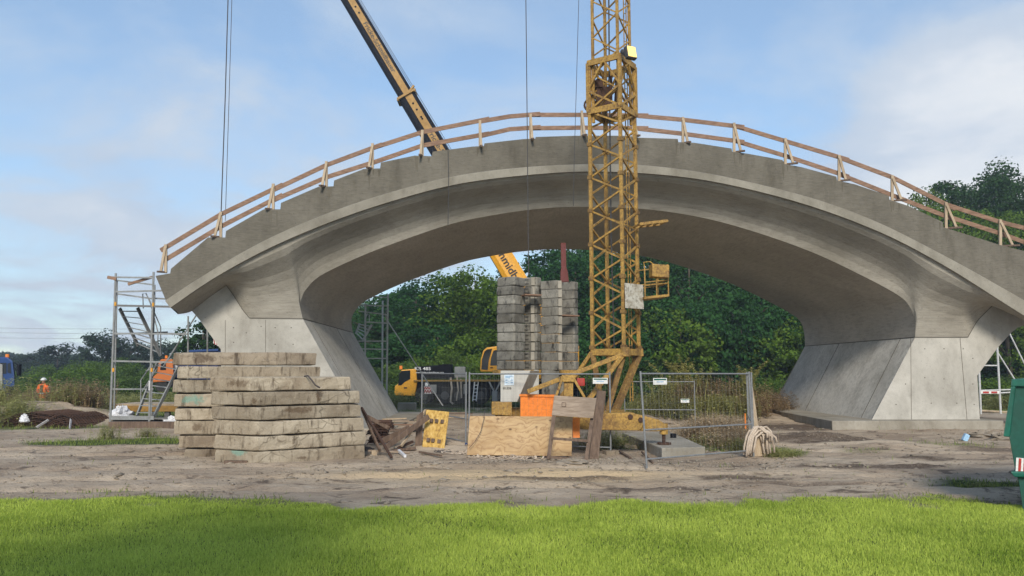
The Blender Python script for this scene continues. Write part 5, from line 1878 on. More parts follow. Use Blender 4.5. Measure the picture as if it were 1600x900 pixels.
sc3 = scaf('scaffold_tower', 'steel scaffold frame seen behind the bridge leg next to the green container', Vector((at(1560, 650, YR).x, YR, -.1)))
for (x0, y0, x1, y1) in ((1529, 560, 1533, 652), (1557, 520, 1564, 652), (1612, 530, 1616, 650)):
    MB().tube(at(x0, y0, YR), at(x1, y1, YR), .05, 8).build('standard', M['scaff_brightened'], sc3)
for (x0, y0, x1, y1) in ((1530, 571, 1558, 571), (1531, 615, 1600, 612), (1531, 610, 1600, 608), (1533, 652, 1565, 652)):
    MB().bar(at(x0, y0, YR), at(x1, y1, YR), .05, .06).build('ledger', M['scaff_brightened'], sc3)
for (x0, y0, x1, y1) in ((1557, 548, 1590, 600), (1576, 518, 1604, 575)):
    MB().tube(at(x0, y0, YR + .5), at(x1, y1, YR + .5), .035, 8).build('diagonal_brace', M['scaff_brightened'], sc3)
wb = MB().bar(at(1532, 613, YR - .05), at(1561, 613, YR - .05), .04, .14).build('warning_board', M['white'], sc3)
MB().bar(at(1536, 613, YR - .08), at(1545, 613, YR - .08), .03, .09).build('stripe', M['red'], wb)
MB().bar(at(1549, 613, YR - .08), at(1558, 613, YR - .08), .03, .09).build('stripe', M['red'], wb)
rg = random.Random(12)
for k in range(9):
    y = 641 + k % 5 * 2.2
    a, b = at(1528 + rg.uniform(-3, 3), y + rg.uniform(-1, 1), 40 + k * .12), at(1572 + rg.uniform(-6, 6), y + 4 + rg.uniform(-1, 1), 40 + k * .12)
    tag(MB().tube(a, b, .05, 6).build('timber_pole', M['pale'], at_=a), 'pale timber pole lying behind the bridge leg near the green container', 'timber pole', 'poles lying behind the bridge leg')

# yellow formwork beam and kerb under the stair tower
t = thing('formwork_platform', 'yellow edged formwork platform lying behind the stair tower', 'formwork', Vector((at(230, 640, 33).x, 33, 0)))
MB().prism([at(a, b, 33) for a, b in [(178, 643), (285, 643), (285, 634), (178, 634)]], (0, .12, 0)).build('edge_beam', M['boomy'], t)
MB().prism([at(a, b, 33) for a, b in [(178, 633.9), (285, 633.9), (285, 631), (178, 631)]], (0, 2.0, 0)).build('panel', M['pale'], t)
for x in (205, 238, 262):
    MB().box(at(x, 648, 33.2), (.2, .2, .30)).build('leg', M['scaffdark'], t)
a, b = at(172, 668, 27.5), at(285, 668, 27.5)
tag(MB().bar(Vector((a.x, 27.5, .10)), Vector((b.x, 27.5, .10)), .25, .26).build('kerb_beam', M['oldwood'], at_=a), 'long dark timber beam on the ground before the stair tower', 'timber beam')
a = gp(740 - 575, 650)
for (x0, x1, y, d, lb) in ((600, 690, 655, 28.0, 'pile of brown boards'), ):
    pass
rg = random.Random(21)
for k in range(16):
    x = rg.uniform(600, 725); y = rg.uniform(641, 676)
    c = gp(x, y, .05 + .02 * (k % 4))
    an = rg.uniform(-.35, .3)
    ln = rg.uniform(.8, 1.9)
    dv = Vector((math.cos(an), math.sin(an), rg.uniform(-.03, .03))) * ln / 2
    tag(MB().bar(c - dv, c + dv, rg.uniform(.12, .22), .045).build('loose_board', M[rg.choice(['oldwood', 'greywood', 'greywood', 'pale', 'rail'])], at_=c), 'loose timber board lying on the earth behind the angled fence panel', 'board', 'loose boards behind the angled fence panel')
# concrete blocks before the truck cab
for (x, y, w, lb) in ((636, 640, .9, 'low grey concrete block in front of the truck crane cab'), ):
    c = at(x, y, 44); c.z = float(gz(c.x, 44)) + .2
    tag(MB().box(c, (1.0, .6, .5)).build('concrete_block', M['found'], at_=c, bevel=.03), lb, 'concrete block')

# ================================================================== GREEN SKIP
sk = thing('green_skip', 'green steel skip container with red and white marker, cut by the picture edge', 'skip container', gp(1620, 790))
YK = 11.3
def K(x, y, b=0.0):
    return at(x, y, YK + b)
MB().prism([K(a, b) for a, b in [(1583, 600), (1960, 600), (1960, 800), (1599, 806), (1592, 755), (1586, 735), (1577, 684)]], (1.3, 1.7, 0)).build('body', M['greendark'], sk, bevel=.02)
MB().prism([K(a, b, -.06) for a, b in [(1579, 604), (1960, 604), (1960, 592.5), (1580.5, 592.5)]], (1.42, 1.85, 0)).build('rim', M['green'], sk, bevel=.012)
MB().prism([K(a, b, -.10) for a, b in [(1579.5, 604), (1586.5, 604), (1577.5, 683), (1567.5, 682)]], (.42, .55, 0)).build('corner_post', M['green'], sk, bevel=.012)
MB().prism([K(a, b, -.09) for a, b in [(1578, 737), (1960, 741), (1960, 748), (1585, 746)]], (.25, .3, 0)).build('lower_rail', M['green'], sk, bevel=.02)
for x in (1625, 1690):
    MB().prism([K(a, b, -.04) for a, b in [(x, 735), (x + 10, 735), (x + 10, 606), (x, 606)]], (0, .1, 0)).build('rib', M['green'], sk, bevel=.01)
pl_ = MB().prism([K(a, b, -.012) for a, b in [(1587, 736), (1612, 738), (1612, 717), (1588, 715)]], (0, .006, 0)).build('marker_plate', M['white'], sk)
for x in (1591, 1599, 1607):
    MB().prism([K(a, b, -.018) for a, b in [(x, 736.5), (x + 4, 736.8), (x + 5.2, 716.5), (x + 1.2, 716)]], (0, .004, 0)).build('stripe', M['red'], pl_)
# rubble and litter by the foundation on the right
for (x, y, w, h, sd_, lb) in ((1540, 683, .55, .20, 1, 'flat lump of broken concrete beside the container, the nearer to the pier'), (1566, 688, .42, .22, 2, 'broken concrete lump half hidden by the green container'), (1487, 684, .18, .07, 4, 'small pale heap of litter before the bridge foundation'),
                             (1010, 632, .8, .28, 5, 'light grey rubble lying behind the near fence panel')):
    crumple('concrete_lump', gp(x, y), w, w * .55, h, sd_ + 40, 'stone', lb, 'concrete lump')
c = gp(1509, 689)
tag(MB().box(c + Vector((0, 0, .09)), (.14, .12, .22), Matrix.Rotation(R(30), 3, 'Y')).build('blue_container', M['lightblue'], at_=c, bevel=.02), 'light blue plastic container lying on the earth by the foundation', 'plastic container')

# stones and chips strewn over the earth
ns = 9000
yy = 12.0 + 15 * RNG.random(ns) ** 1.3
xx = (RNG.random(ns) * 2 - 1) * (.70 * yy)
cl = fbm(xx * .8, yy * 1.6, 3)
kp = (green_mask(xx, yy) < .4) & (cl > .40 + .18 * RNG.random(ns))
# a denser strip of chips along the plywood
g_ = gnd(830, 722)
xx = np.concatenate([xx[kp], g_.x + RNG.normal(0, 1.7, 700), gnd(1100, 722).x + RNG.normal(0, 2.0, 500)])
yy = np.concatenate([yy[kp], g_.y + RNG.normal(0, .35, 700), 16.8 + RNG.normal(0, .5, 500)])
n = len(xx)
r = (.008 + .042 * RNG.random(n) ** 3)[:, None, None]
oct_ = np.array([[1, 0, 0], [0, 1, 0], [-1, 0, 0], [0, -1, 0], [0, 0, .7], [0, 0, -.5]])[None] * (0.6 + .8 * RNG.random((n, 6, 3)))
a = RNG.random(n) * 6.3
st2 = 1 + 1.8 * (RNG.random(n) > .7)
V = oct_ * r
V[:, :, 0] *= st2[:, None]
V = np.stack([V[..., 0] * np.cos(a)[:, None] - V[..., 1] * np.sin(a)[:, None], V[..., 0] * np.sin(a)[:, None] + V[..., 1] * np.cos(a)[:, None], V[..., 2]], -1)
V += np.stack([xx, yy, gz(xx, yy) + .004], -1)[:, None, :]
Fo = np.array([[0, 1, 4], [1, 2, 4], [2, 3, 4], [3, 0, 4], [1, 0, 5], [2, 1, 5], [3, 2, 5], [0, 3, 5]])
Fa = (np.arange(n)[:, None, None] * 6 + Fo[None]).reshape(-1, 3)
tag(link('gravel', np_mesh('gravel', V.reshape(-1, 3), Fa), M['stone'], None), 'small stones and wood chips strewn over the earth', 'gravel', kind='stuff')


# ================================================================== VEGETATION
def leaf_quads(P, Nrm, size, rg):
    """P (n,3) centres, Nrm (n,3) facing, size (n,)"""
    n = len(P)
    t = rg.normal(size=(n, 3))
    t -= Nrm * (t * Nrm).sum(1, keepdims=True)
    t /= np.linalg.norm(t, axis=1, keepdims=True) + 1e-9
    b = np.cross(Nrm, t)
    s = size[:, None]
    A = P - t * s * .5
    B = P + b * s * .32 + t * s * .05
    C = P + t * s * .5
    D = P - b * s * .32 + t * s * .05
    V = np.stack([A, B, C, D], 1).reshape(-1, 3)
    return V, np.arange(n * 4).reshape(-1, 4)


def crown_points(seed, rx, rz, zc, nclump, per, csize, low=0.0, holes=0.15):
    rg = np.random.default_rng(seed)
    ctr = []
    while len(ctr) < nclump:
        d = rg.normal(size=3); d /= np.linalg.norm(d)
        r = rg.random() ** .33
        if r < .45 and rg.random() < .7:
            continue
        p = np.array([d[0] * rx * r, d[1] * rx * r, zc + d[2] * rz * r])
        wob = 1 + .28 * math.sin(3 * math.atan2(d[1], d[0]) + seed) * (.5 + d[2])
        p[:2] *= wob
        if p[2] < low:
            continue
        ctr.append(p)
    ctr = np.array(ctr)
    P, Nn = [], []
    for c in ctr:
        cs = csize * rg.uniform(.6, 1.35)
        k = int(per * rg.uniform(.6, 1.3))
        d = rg.normal(size=(k, 3)); d /= np.linalg.norm(d, axis=1, keepdims=True)
        r = cs * rg.random(k) ** .4
        q = d * r[:, None]
        q[:, 2] *= .68
        P.append(c + q)
        nn = d * .6 + rg.normal(size=(k, 3)) * .55 + np.array([0, 0, .45])
        Nn.append(nn / np.linalg.norm(nn, axis=1, keepdims=True))
    return np.concatenate(P), np.concatenate(Nn), ctr, rg


def make_tree(name, label, group, seed, h, rx, mat, leaf=.30, nclump=120, per=75, low=.12, trunk_r=.22, csize=None, cat='tree'):
    t = thing(name, label, cat, (0, 0, 0), group)
    zc, rz = h * (.5 + low * .5), h * (.5 - low * .5)
    P, Nn, ctr, rg = crown_points(seed, rx, rz, zc, nclump, per, csize or rx * .26, low * h)
    V, Fq_ = leaf_quads(P, Nn, leaf * rg.uniform(.6, 1.3, len(P)), rg)
    link('crown', np_mesh('crown', V, Fq_), M[mat], t)
    mb = MB()
    lean = Vector((rg.uniform(-.3, .3), rg.uniform(-.3, .3), 0))
    mb.path([Vector((0, 0, -.2)), Vector((0, 0, h * .25)) + lean * .4, Vector((0, 0, h * .55)) + lean, Vector((0, 0, h * .85)) + lean * 1.3], trunk_r, 8, trunk_r * .25)
    for c in ctr[::max(1, len(ctr) // 16)]:
        c = Vector(c)
        z0 = max(h * .12, min(h * .7, c.z - abs(Vector((c.x, c.y)).length) * .6))
        s0 = Vector((0, 0, z0)) + lean * min(1, z0 / (h * .55))
        mb.path([s0, s0.lerp(c, .5) + Vector((0, 0, .1 * h * rg.random() * .3)), c], trunk_r * .38, 5, trunk_r * .08)
    mb.build('trunk', M['bark'], t, smooth=True)
    return t


def place(proto, x, y, s, rot, label=None, used=set()):
    o = proto if proto.name not in used and proto.location.length == 0 else copy_tree(proto)
    used.add(proto.name)
    o.location = (x, y, float(gz(x, y)) - .05)
    o.scale = (s[0], s[0], s[1]) if isinstance(s, tuple) else (s, s, s)
    o.rotation_euler = (0, 0, rot)
    if label:
        o['label'] = label
    return o


rt = random.Random(5)
GF = 'trees of the wood behind the bridge'
fA = [make_tree('broadleaf_tree', 'tall dark green broadleaf tree in the dense wood behind the bridge', GF, 100 + i, 14, 4.6, m_, .33, 85, 165, .04, .25, 1.5) for i, m_ in enumerate(('leafA', 'leafA', 'leafC', 'leafD'))]
fB = make_tree('broadleaf_tree', 'yellowish green broadleaf tree in the wood left of the ballast columns', None, 120, 13, 4.6, 'leafB', .34, 140, 90, .05, .22)
fL = [make_tree('forest_edge_tree', 'low leafy green tree filling the foot of the wood behind the bridge', 'low trees at the foot of the wood', 140 + i, 7, 3.6, m_, .30, 110, 80, .0, .12) for i, m_ in enumerate(('leafA', 'leafB', 'leafA'))]


def ttop(x, ytop, Y):
    p = at(x, ytop, Y)
    return p.x, p.z


# wood seen under the arch: (photo x, photo y of the top, distance, prototype)
wood_rows = []
for (x, yt, Y) in ((560, 470, 74), (610, 455, 70), (655, 430, 76), (700, 428, 70), (778, 445, 78), (850, 385, 72), (905, 372, 76), (960, 380, 70), (1015, 360, 77), (1070, 375, 71), (1125, 350, 76), (1180, 360, 70), (1235, 350, 76), (1290, 340, 70), (1345, 330, 76), (500, 470, 76)):
    wood_rows.append((x, yt, Y))
for (x, yt, Y) in ((590, 470, 84), (720, 445, 86), (875, 380, 85), (940, 370, 86), (1000, 365, 88), (1060, 360, 85), (1120, 340, 86), (1190, 340, 85), (1260, 330, 86)):
    wood_rows.append((x, yt, Y))
for i, (x, yt, Y) in enumerate(wood_rows):
    X, zt_ = ttop(x, yt, Y)
    pr = fA[rt.randrange(4)]
    place(pr, X, Y, (rt.uniform(.95, 1.15), zt_ / 14), rt.uniform(0, 6.3))
X, zt_ = ttop(742, 412, 67)
place(fB, X, 67, (.95, zt_ / 13), 1.0)
for x, yt, Y, k in ((600, 525, 64, 0), (640, 515, 65, 2), (690, 500, 64, 0), (735, 505, 63, 1), (905, 500, 64, 0), (955, 490, 63, 2), (1010, 480, 64, 0), (1060, 470, 63, 1), (1110, 465, 64, 0), (1160, 455, 63, 2), (1215, 490, 62, 1), (1250, 470, 64, 0), (1300, 480, 63, 2), (1550, 520, 66, 0), (1600, 500, 66, 2), (1660, 500, 66, 0), (1480, 500, 68, 2), (1400, 490, 66, 0)):
    X, zt_ = ttop(x, yt, Y)
    place(fL[k], X, Y, (rt.uniform(.95, 1.2), zt_ / 7), rt.uniform(0, 6.3))
# big oaks rising above the right-hand end of the deck
ok = [make_tree('oak_tree', 'dark oak', 'x', 160 + i, 20, 5.6, 'leafD', .30, 150, 150, .2, .4, 1.25) for i in range(3)]
okl = [make_tree('oak_tree', 'pale olive green tree behind the guardrail, before the dark oaks', None, 170, 16, 4.6, 'leafB', .24, 110, 130, .1, .25, .95)]
for o in ok: del o['group']
for i, (x, yt, Y, k, lb) in enumerate(((1492, 275, 72, 0, 'dark oak with a rounded top, standing alone above the timber guardrail'), (1572, 246, 74, 1, 'tallest dark oak above the bridge end, touching the bright cloud'), (1625, 250, 70, 2, 'dark oak at the picture edge above the green container'),
                                   (1535, 262, 80, 0, 'dark oak standing back between two taller oaks above the deck'), (1600, 330, 64, 2, 'lower dark oak in front of the tallest oak'))):
    X, zt_ = ttop(x, yt, Y)
    sc = zt_ / 20
    place(ok[k], X, Y, (sc * rt.uniform(.85, 1.0), sc), rt.uniform(0, 6.3), lb)
for i, (x, yt, Y, w, lb) in enumerate(((1447, 272, 68, .62, 'slender pale olive tree just above the guardrail beside the dark oaks'), (1500, 298, 64, 1.0, 'broad pale olive tree behind the guardrail posts'), (1560, 308, 62, .9, 'olive green tree behind the last guardrail posts'))):
    X, zt_ = ttop(x, yt, Y)
    place(okl[0], X, Y, (w, zt_ / 16), rt.uniform(0, 6.3), lb)
# trees of the field on the left
X, zt_ = ttop(322, 492, 58)
t_ = make_tree('broadleaf_tree', 'dark tree right behind the left bridge leg and scaffold', None, 181, 6.5, 2.2, 'leafD', .28, 90, 80, .05, .14)
place(t_, X, 58, (1, zt_ / 6.5), .5)
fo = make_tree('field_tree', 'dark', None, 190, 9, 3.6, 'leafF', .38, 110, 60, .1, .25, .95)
for (x, yt, Y, w, lb) in ((92, 533, 118, .95, 'single rounded dark tree far off between truck and scaffold'), (165, 514, 100, 1.0, 'airy spreading tree far off behind the scaffold upright'), (206, 525, 100, .8, 'dark dense tree far off behind the scaffold stair'), (258, 527, 104, .85, 'airy tree far off between scaffold and bridge deck end'), (300, 545, 90, .6, 'small dark tree behind the scaffold brace'),
                          (40, 549, 130, .9, 'low dark tree far off behind the blue truck')):
    X, zt_ = ttop(x, yt, Y)
    place(fo, X, Y, (w, zt_ / 9), rt.uniform(0, 6.3), lb)

# far-off wood along the horizon, one mass
def far_wood(name, label, x0, x1, Y0, Y1, h, mat, seed, n=26000, size=.9):
    rg = np.random.default_rng(seed)
    X = rg.uniform(x0, x1, n)
    Y = Y0 + (Y1 - Y0) * rg.random(n) ** 2
    top = h * (.62 + .55 * fbm(X * .06 + seed, Y * .03, 3)) * (.8 + .35 * vnoise(X * .22, Y * .1))
    Zz = top * rg.random(n) ** .45
    Nn = rg.normal(size=(n, 3)) + np.array([0, -.6, .6]); Nn /= np.linalg.norm(Nn, axis=1, keepdims=True)
    V, Fq_ = leaf_quads(np.stack([X, Y, Zz - .3], -1), Nn, size * rg.uniform(.6, 1.5, n), rg)
    tag(link(name, np_mesh(name, V, Fq_), M[mat], None), label, 'wood', kind='stuff')


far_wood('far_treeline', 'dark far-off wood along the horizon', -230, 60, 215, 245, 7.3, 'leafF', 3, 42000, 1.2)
far_wood('far_treeline', 'deep shaded wood behind the arch and bridge end', -24, 110, 92, 100, 12, 'leafD', 5, 26000, .9)

# bushes
gb = 'green bushes in the field behind the site'
sh_ = [make_tree('bush', 'green leafy bush among others in the overgrown field', gb, 200 + i, 3.2, 2.1, m_, .17, 60, 85, .0, .05, .62, 'bush') for i, m_ in enumerate(('shrub', 'shrub', 'leafB'))]
for (x, yt, Y) in ((10, 592, 62), (48, 588, 70), (85, 575, 74), (120, 570, 66), (160, 566, 72), (200, 568, 66), (235, 575, 74), (150, 585, 58), (185, 590, 56), (110, 595, 60), (60, 600, 58), (215, 594, 57), (270, 585, 62), (300, 580, 70), (330, 575, 66), (20, 580, 84), (70, 570, 88), (130, 562, 86), (180, 560, 90), (240, 566, 88), (290, 570, 84),
                   (0, 600, 52), (-30, 590, 60), (630, 565, 58), (665, 556, 60), (700, 550, 57), (735, 545, 58), (765, 555, 60), (600, 575, 57), (610, 600, 54), (645, 590, 56), (715, 570, 55), (920, 560, 58), (960, 555, 57), (1000, 560, 60), (1535, 590, 55), (1568, 588, 57), (1600, 590, 54), (1630, 580, 57), (1190, 590, 50), (1230, 585, 54)):
    X, zt_ = ttop(x, yt, Y)
    zt_ = max(zt_ + .3, 1.2)
    place(sh_[rt.randrange(3)], X, Y, (rt.uniform(.85, 1.25), zt_ / 3.2), rt.uniform(0, 6.3))


def weed_mesh(name, seed, n, h, spread, mat, label, cat, leaves=7, plume=False, w=.016, group=None, lean=.35):
    rg = np.random.default_rng(seed)
    V, Fs = [], []
    def quad(a, b, c, d):
        o = len(V)
        V.extend([a, b, c, d]); Fs.append((o, o + 1, o + 2, o + 3))
    for i in range(n):
        r = rg.normal(size=2) * spread * .5
        base = np.array([r[0], r[1], 0])
        hh = h * rg.uniform(.45, 1.05)
        ang = rg.random() * 6.283
        ld = np.array([math.cos(ang), math.sin(ang), 0])
        ln = lean * rg.random() * hh + .15 * np.linalg.norm(r)
        sd_ = np.array([-ld[1], ld[0], 0])
        pv = base
        for k in range(1, 5):
            f_ = k / 4
            p = base + ld * ln * f_ ** 2 + np.array([0, 0, hh * f_ * (1 - .18 * f_ * ln / hh)])
            ww = w * (1 - .7 * f_)
            quad(pv - sd_ * ww * .6, pv + sd_ * ww * .6, p + sd_ * ww * .4, p - sd_ * ww * .4)
            m = leaves // 2 if not plume else (2 if k < 3 else leaves * 2)
            for j in range(m):
                a2 = rg.random() * 6.283
                q = pv + (p - pv) * rg.random()
                out = np.array([math.cos(a2), math.sin(a2), rg.uniform(-.3, .5)])
                s = rg.uniform(.05, .13) * (.8 + .4 * h) * (.9 if plume and k > 2 else 1)
                per = np.array([-out[1], out[0], 0]) * s * .22
                quad(q, q + out * s * .5 + per, q + out * s + np.array([0, 0, -.02]), q + out * s * .5 - per)
            pv = p
    return link(name, np_mesh(name, np.array(V), np.array(Fs)), M[mat], None)


gw = 'dry weed clumps on the building site'
wd = []
for i, (m_, lb, g2) in enumerate((('weed', 'pale green weed clump growing on rough ground of the site', gw + ', green ones'), ('dryweed', 'dry brown weed clump growing on rough ground of the site', gw), ('weed', 'pale green weed clump growing on rough ground of the site', gw + ', green ones'))):
    o = weed_mesh('weed_clump', 300 + i, 130, 1.2, .85, m_, '', '', 8)
    tag(o, lb, 'weeds', g2)
    wd.append(o)
o = weed_mesh('dry_grass', 320, 420, .95, .75, 'drygrass', '', '', 2, False, .008, None, .55)
tag(o, 'pale dry grass clump standing behind the near fence panel', 'dry grass', 'dry grass behind the fence')
wd.append(o)
first = set()


def put_weed(k, x, y, Y, s, sz=None):
    p = at(x, y, Y)
    o = wd[k] if k not in first else wd[k].copy()
    if k in first:
        COL.objects.link(o)
    first.add(k)
    o.location = (p.x, Y, float(gz(p.x, Y)) - .03)
    o.scale = (s, s, sz or s)
    o.rotation_euler = (0, 0, rt.uniform(0, 6.3))
    return o


# on and around the earth mound behind the near fence
for (x, Y, k, s, sz) in ((1045, 33, 0, 1.0, 1.0), (1075, 32.5, 1, 1.1, 1.05), (1100, 33.5, 0, 1.1, 1.05), (1130, 33, 1, 1.2, 1.0), (1155, 32.5, 0, 1.0, 1.0), (1178, 33, 1, 1.0, .95), (1200, 34, 1, 1.1, 1.0), (1220, 35, 1, 1.0, .9), (1060, 31.2, 0, 1.1, .8), (1095, 31, 0, 1.2, .8), (1125, 31.2, 0, 1.1, .8), (1150, 31, 0, 1.0, .75), (1025, 32, 0, 1.0, .8),
                         (1175, 31.5, 1, 1.0, .8), (1085, 34.5, 1, 1.2, 1.2), (1120, 35, 1, 1.2, 1.2), (1145, 35, 1, 1.1, 1.1), (1200, 36, 1, 1.2, 1.0), (1222, 37, 1, 1.1, 1.0), (1005, 33, 0, .9, .7), (985, 31, 0, .8, .6),
                         # dry grass in front of the mound, behind the fence
                         (1090, 22.0, 3, .9, .75), (1112, 21.6, 3, .95, .95), (1135, 21.8, 3, .9, .9), (1152, 21.4, 3, .8, .9), (1075, 22.8, 3, .8, .6), (1120, 22.8, 3, .9, .85), (1145, 22.6, 3, .8, .8), (1100, 23.2, 1, .7, .5), (1160, 21.0, 3, .6, .75), (1130, 20.6, 3, .8, .6), (1105, 20.9, 0, .6, .35), (1150, 20.2, 0, .5, .3),
                         # left-hand weeds
                         (28, 29, 0, .9, .7), (10, 28, 0, 1.0, .8), (50, 33, 1, 1.2, 1.2), (75, 33, 0, 1.1, .9), (98, 32.5, 1, 1.1, 1.35), (118, 32.5, 1, 1.2, 1.4), (140, 33, 1, 1.0, 1.2), (110, 31.5, 0, 1.0, .9), (130, 31.5, 1, .9, .9), (20, 34, 1, 1.1, 1.1), (-15, 30, 0, 1.2, 1.0), (150, 36, 0, 1.1, .9), (165, 40, 0, 1.2, .9),
                         (195, 41, 0, 1.3, .9), (225, 42, 0, 1.2, .9), (255, 42, 0, 1.2, .8), (285, 41, 0, 1.2, .8), (178, 44, 0, 1.2, 1.0), (210, 45, 0, 1.3, 1.0), (240, 45, 0, 1.3, 1.0), (60, 42, 0, 1.4, 1.0), (90, 44, 0, 1.4, 1.0), (120, 44, 0, 1.4, 1.0), (40, 45, 0, 1.4, 1.0), (275, 46, 0, 1.3, 1.0), (0, 40, 0, 1.3, 1.0),
                         (172, 23.2, 0, .45, .45), (230, 24, 0, .4, .3), (1205, 18.4, 0, .45, .22), (1222, 18.8, 0, .45, .2), (945, 21.5, 0, .6, .4), (925, 20.5, 0, .5, .35), (960, 20.0, 0, .5, .35), (1525, 13.8, 0, .3, .12), (600, 46, 0, 1.4, 1.1), (625, 47, 0, 1.2, .9), (1545, 46, 0, 1.2, .9), (1580, 45, 0, 1.2, .9)):
    put_weed(k, x, 640, Y, s, sz)
gr_ = 'tall pale goldenrod plants on the mound'
gp0 = weed_mesh('goldenrod', 330, 12, 2.3, .6, 'goldenrod', '', '', 26, True, .035, None, .55)
tag(gp0, 'tallest pale goldenrod with drooping plumes on the weedy mound behind the fence', 'plant')
for i, (x, Y, s, lb) in enumerate(((1062, 33.0, 1.0, None), (1085, 32.6, .8, 'shorter pale goldenrod beside the tallest one on the weedy mound'), (1165, 32.4, .9, 'pale goldenrod plant above the fence end and leaning post'), (1040, 32, .65, 'low pale goldenrod at the crane side of the weedy mound'))):
    o = gp0 if i == 0 else gp0.copy()
    if i:
        COL.objects.link(o); o['label'] = lb
    p = at(x, 600, Y)
    o.location = (p.x, Y, float(gz(p.x, Y)) + .25)
    o.scale = (s, s, s)
    o.rotation_euler = (0, 0, i * 1.9)

lt = make_tree('lawn_tree', 'spreading tree on the lawn behind the viewpoint, casting soft shade on the grass', None, 412, 7.2, 2.5, 'leafB', .22, 80, 150, .62, .14, .65)
lt.location = (-3.7, -1.2, 0)

# ================================================================== VEHICLES AND WORKER ON THE LEFT
YL = 42.0
bt = thing('blue_truck', 'blue lorry cab with orange beacon, entering at the picture edge', 'lorry', Vector((at(0, 630, YL).x, YL, float(gz(-28, YL)))))
def B(x, y, b=0.0):
    return at(x, y, YL + b)
MB().prism([B(a, b) for a, b in [(-30, 632), (-30, 562), (-20, 557), (12, 558), (20, 564), (22.5, 585), (23, 604), (21.5, 622), (14, 624), (10, 612), (-6, 612), (-12, 624), (-16, 632)]], (-1.55, 2.3, 0)).build('cab', M['blue'], bt, bevel=.08)
bc = [c for c in kids(bt)][0]
MB().prism([B(a, b, -.02) for a, b in [(11.5, 568), (16, 567), (17.5, 584), (11.5, 582)]], (0, .06, 0)).build('window', M['glass'], bc)
MB().prism([B(a, b, -.02) for a, b in [(-16, 567), (10, 567), (10, 584), (-16, 584)]], (0, .06, 0)).build('window', M['glass'], bc)
MB().prism([B(20.6, 567, .1), B(22.8, 586, .1), B(22.8, 586, .1) + Vector((-1.42, 2.1, 0)), B(20.6, 567, .1) + Vector((-1.42, 2.1, 0))], (.03, 0, 0)).build('windscreen', M['glass'], bc)
MB().tube(B(11.5, 558.5, .3), B(11.5, 553.5, .3), .10, 10).build('beacon', M['orange'], bc)
MB().box(B(30, 577, .0), (.12, .25, .55)).box(B(30, 584, 0), (.12, .22, .22)).bar(B(30, 572, 0), B(21, 566, 0), .04, .04).build('mirror', M['black'], bc, bevel=.03)
MB().prism([B(a, b, -.06) for a, b in [(8, 604), (23.5, 604), (22, 620), (14, 622), (8, 609)]], (0, .2, 0)).build('bumper', M['black'], bc, bevel=.03)
c = B(-1, 628, .05)
for dy in (0, 1.9):
    w_ = MB().tube(c + Vector((-.67 * dy, dy, 0)), c + Vector((-.67 * dy, dy + .35, 0)), .50, 18).build('wheel', M['tyre'], bt, bevel=.04)
    MB().tube(c + Vector((-.67 * dy, dy - .03, 0)), c + Vector((-.67 * dy, dy + .1, 0)), .27, 14).build('rim', M['grey'], w_)
MB().prism([B(a, b) for a, b in [(-150, 625), (-33, 625), (-33, 570), (-150, 570)]], (-1.6, 2.4, 0)).build('load_body', M['grey'], bt, bevel=.04)
MB().prism([B(a, b, -.08) for a, b in [(-12, 612), (3.5, 612), (3.5, 570), (-2, 568), (-12, 568)]], (0, .08, 0)).build('side_panel', M['grey'], bt, bevel=.02)

ot = thing('orange_truck', 'orange lorry cab with beacon half hidden behind the scaffold stair', 'lorry', Vector((at(255, 602, 52).x, 52, -.3)))
def O(x, y, b=0.0):
    return at(x, y, 52 + b)
MB().prism([O(a, b) for a, b in [(238, 598), (238, 590), (245, 584), (248, 566), (252, 561), (270, 561), (272, 596), (246, 597)]], (-.85, 2.0, 0)).build('cab', M['orangecab'], ot, bevel=.06)
oc_ = kids(ot)[0]
MB().prism([O(a, b, -.03) for a, b in [(250, 578), (252, 567), (259, 566), (259, 578)]], (0, .05, 0)).build('window', M['glass'], oc_)
MB().tube(O(260, 560, .5), O(260, 555.5, .5), .09, 8).build('beacon', M['orange'], oc_)
MB().prism([O(a, b, .2) for a, b in [(246, 604), (330, 604), (330, 596), (246, 596)]], (0, 1.8, 0)).build('chassis', M['black'], ot)
for x in (252, 290, 312):
    c = O(x, 603, .1)
    MB().tube(c, c + Vector((0, .35, 0)), .42, 16).build('wheel', M['tyre'], ot, bevel=.04)
MB().path([O(262, 590, 1), O(268, 586, 1), O(280, 581, 1), O(300, 578, 1), (O(318, 580, 1))], .45, 14, .62).build('drum', M['darkblue'], ot, smooth=True)
MB().prism([O(a, b, .5) for a, b in [(270, 576), (277, 576), (276, 567), (271, 568)]], (0, .5, 0)).build('hopper', M['plastic'], ot, bevel=.03)
bl_ = thing('blue_container', 'dark blue container roof showing behind the topmost rear slab', 'container', Vector((at(310, 600, 50).x, 50, -.3)))
MB().prism([at(a, b, 50) for a, b in [(296, 600), (340, 600), (340, 548), (296, 550)]], (0, 2.2, 0)).build('box', M['darkblue'], bl_, bevel=.03)
MB().bar(at(295, 548.5, 49.9), at(341, 546.5, 49.9), .1, .12).build('roof_edge', M['blue'], bl_)
wt = MB().prism([at(a, b, 38) for a, b in [(333, 536), (341, 541), (345, 536), (334, 526)]], (0, .04, 0)).build('warning_board', M['white'], at_=at(338, 536, 38))
tag(wt, 'red and white striped warning board behind the bridge leg beside the slabs', 'warning board')
for k in range(3):
    a, b = at(334 + k * 3.6, 529 + k * 2.7, 37.97), at(335.5 + k * 3.4, 538 + k * 1.2, 37.97)
    o = MB().bar(a, b, .04, .03).build('stripe', M['red'], wt)

# worker seen from behind
YW = 40.0
pw = at(65, 640, YW)
gzw = float(gz(pw.x, YW))


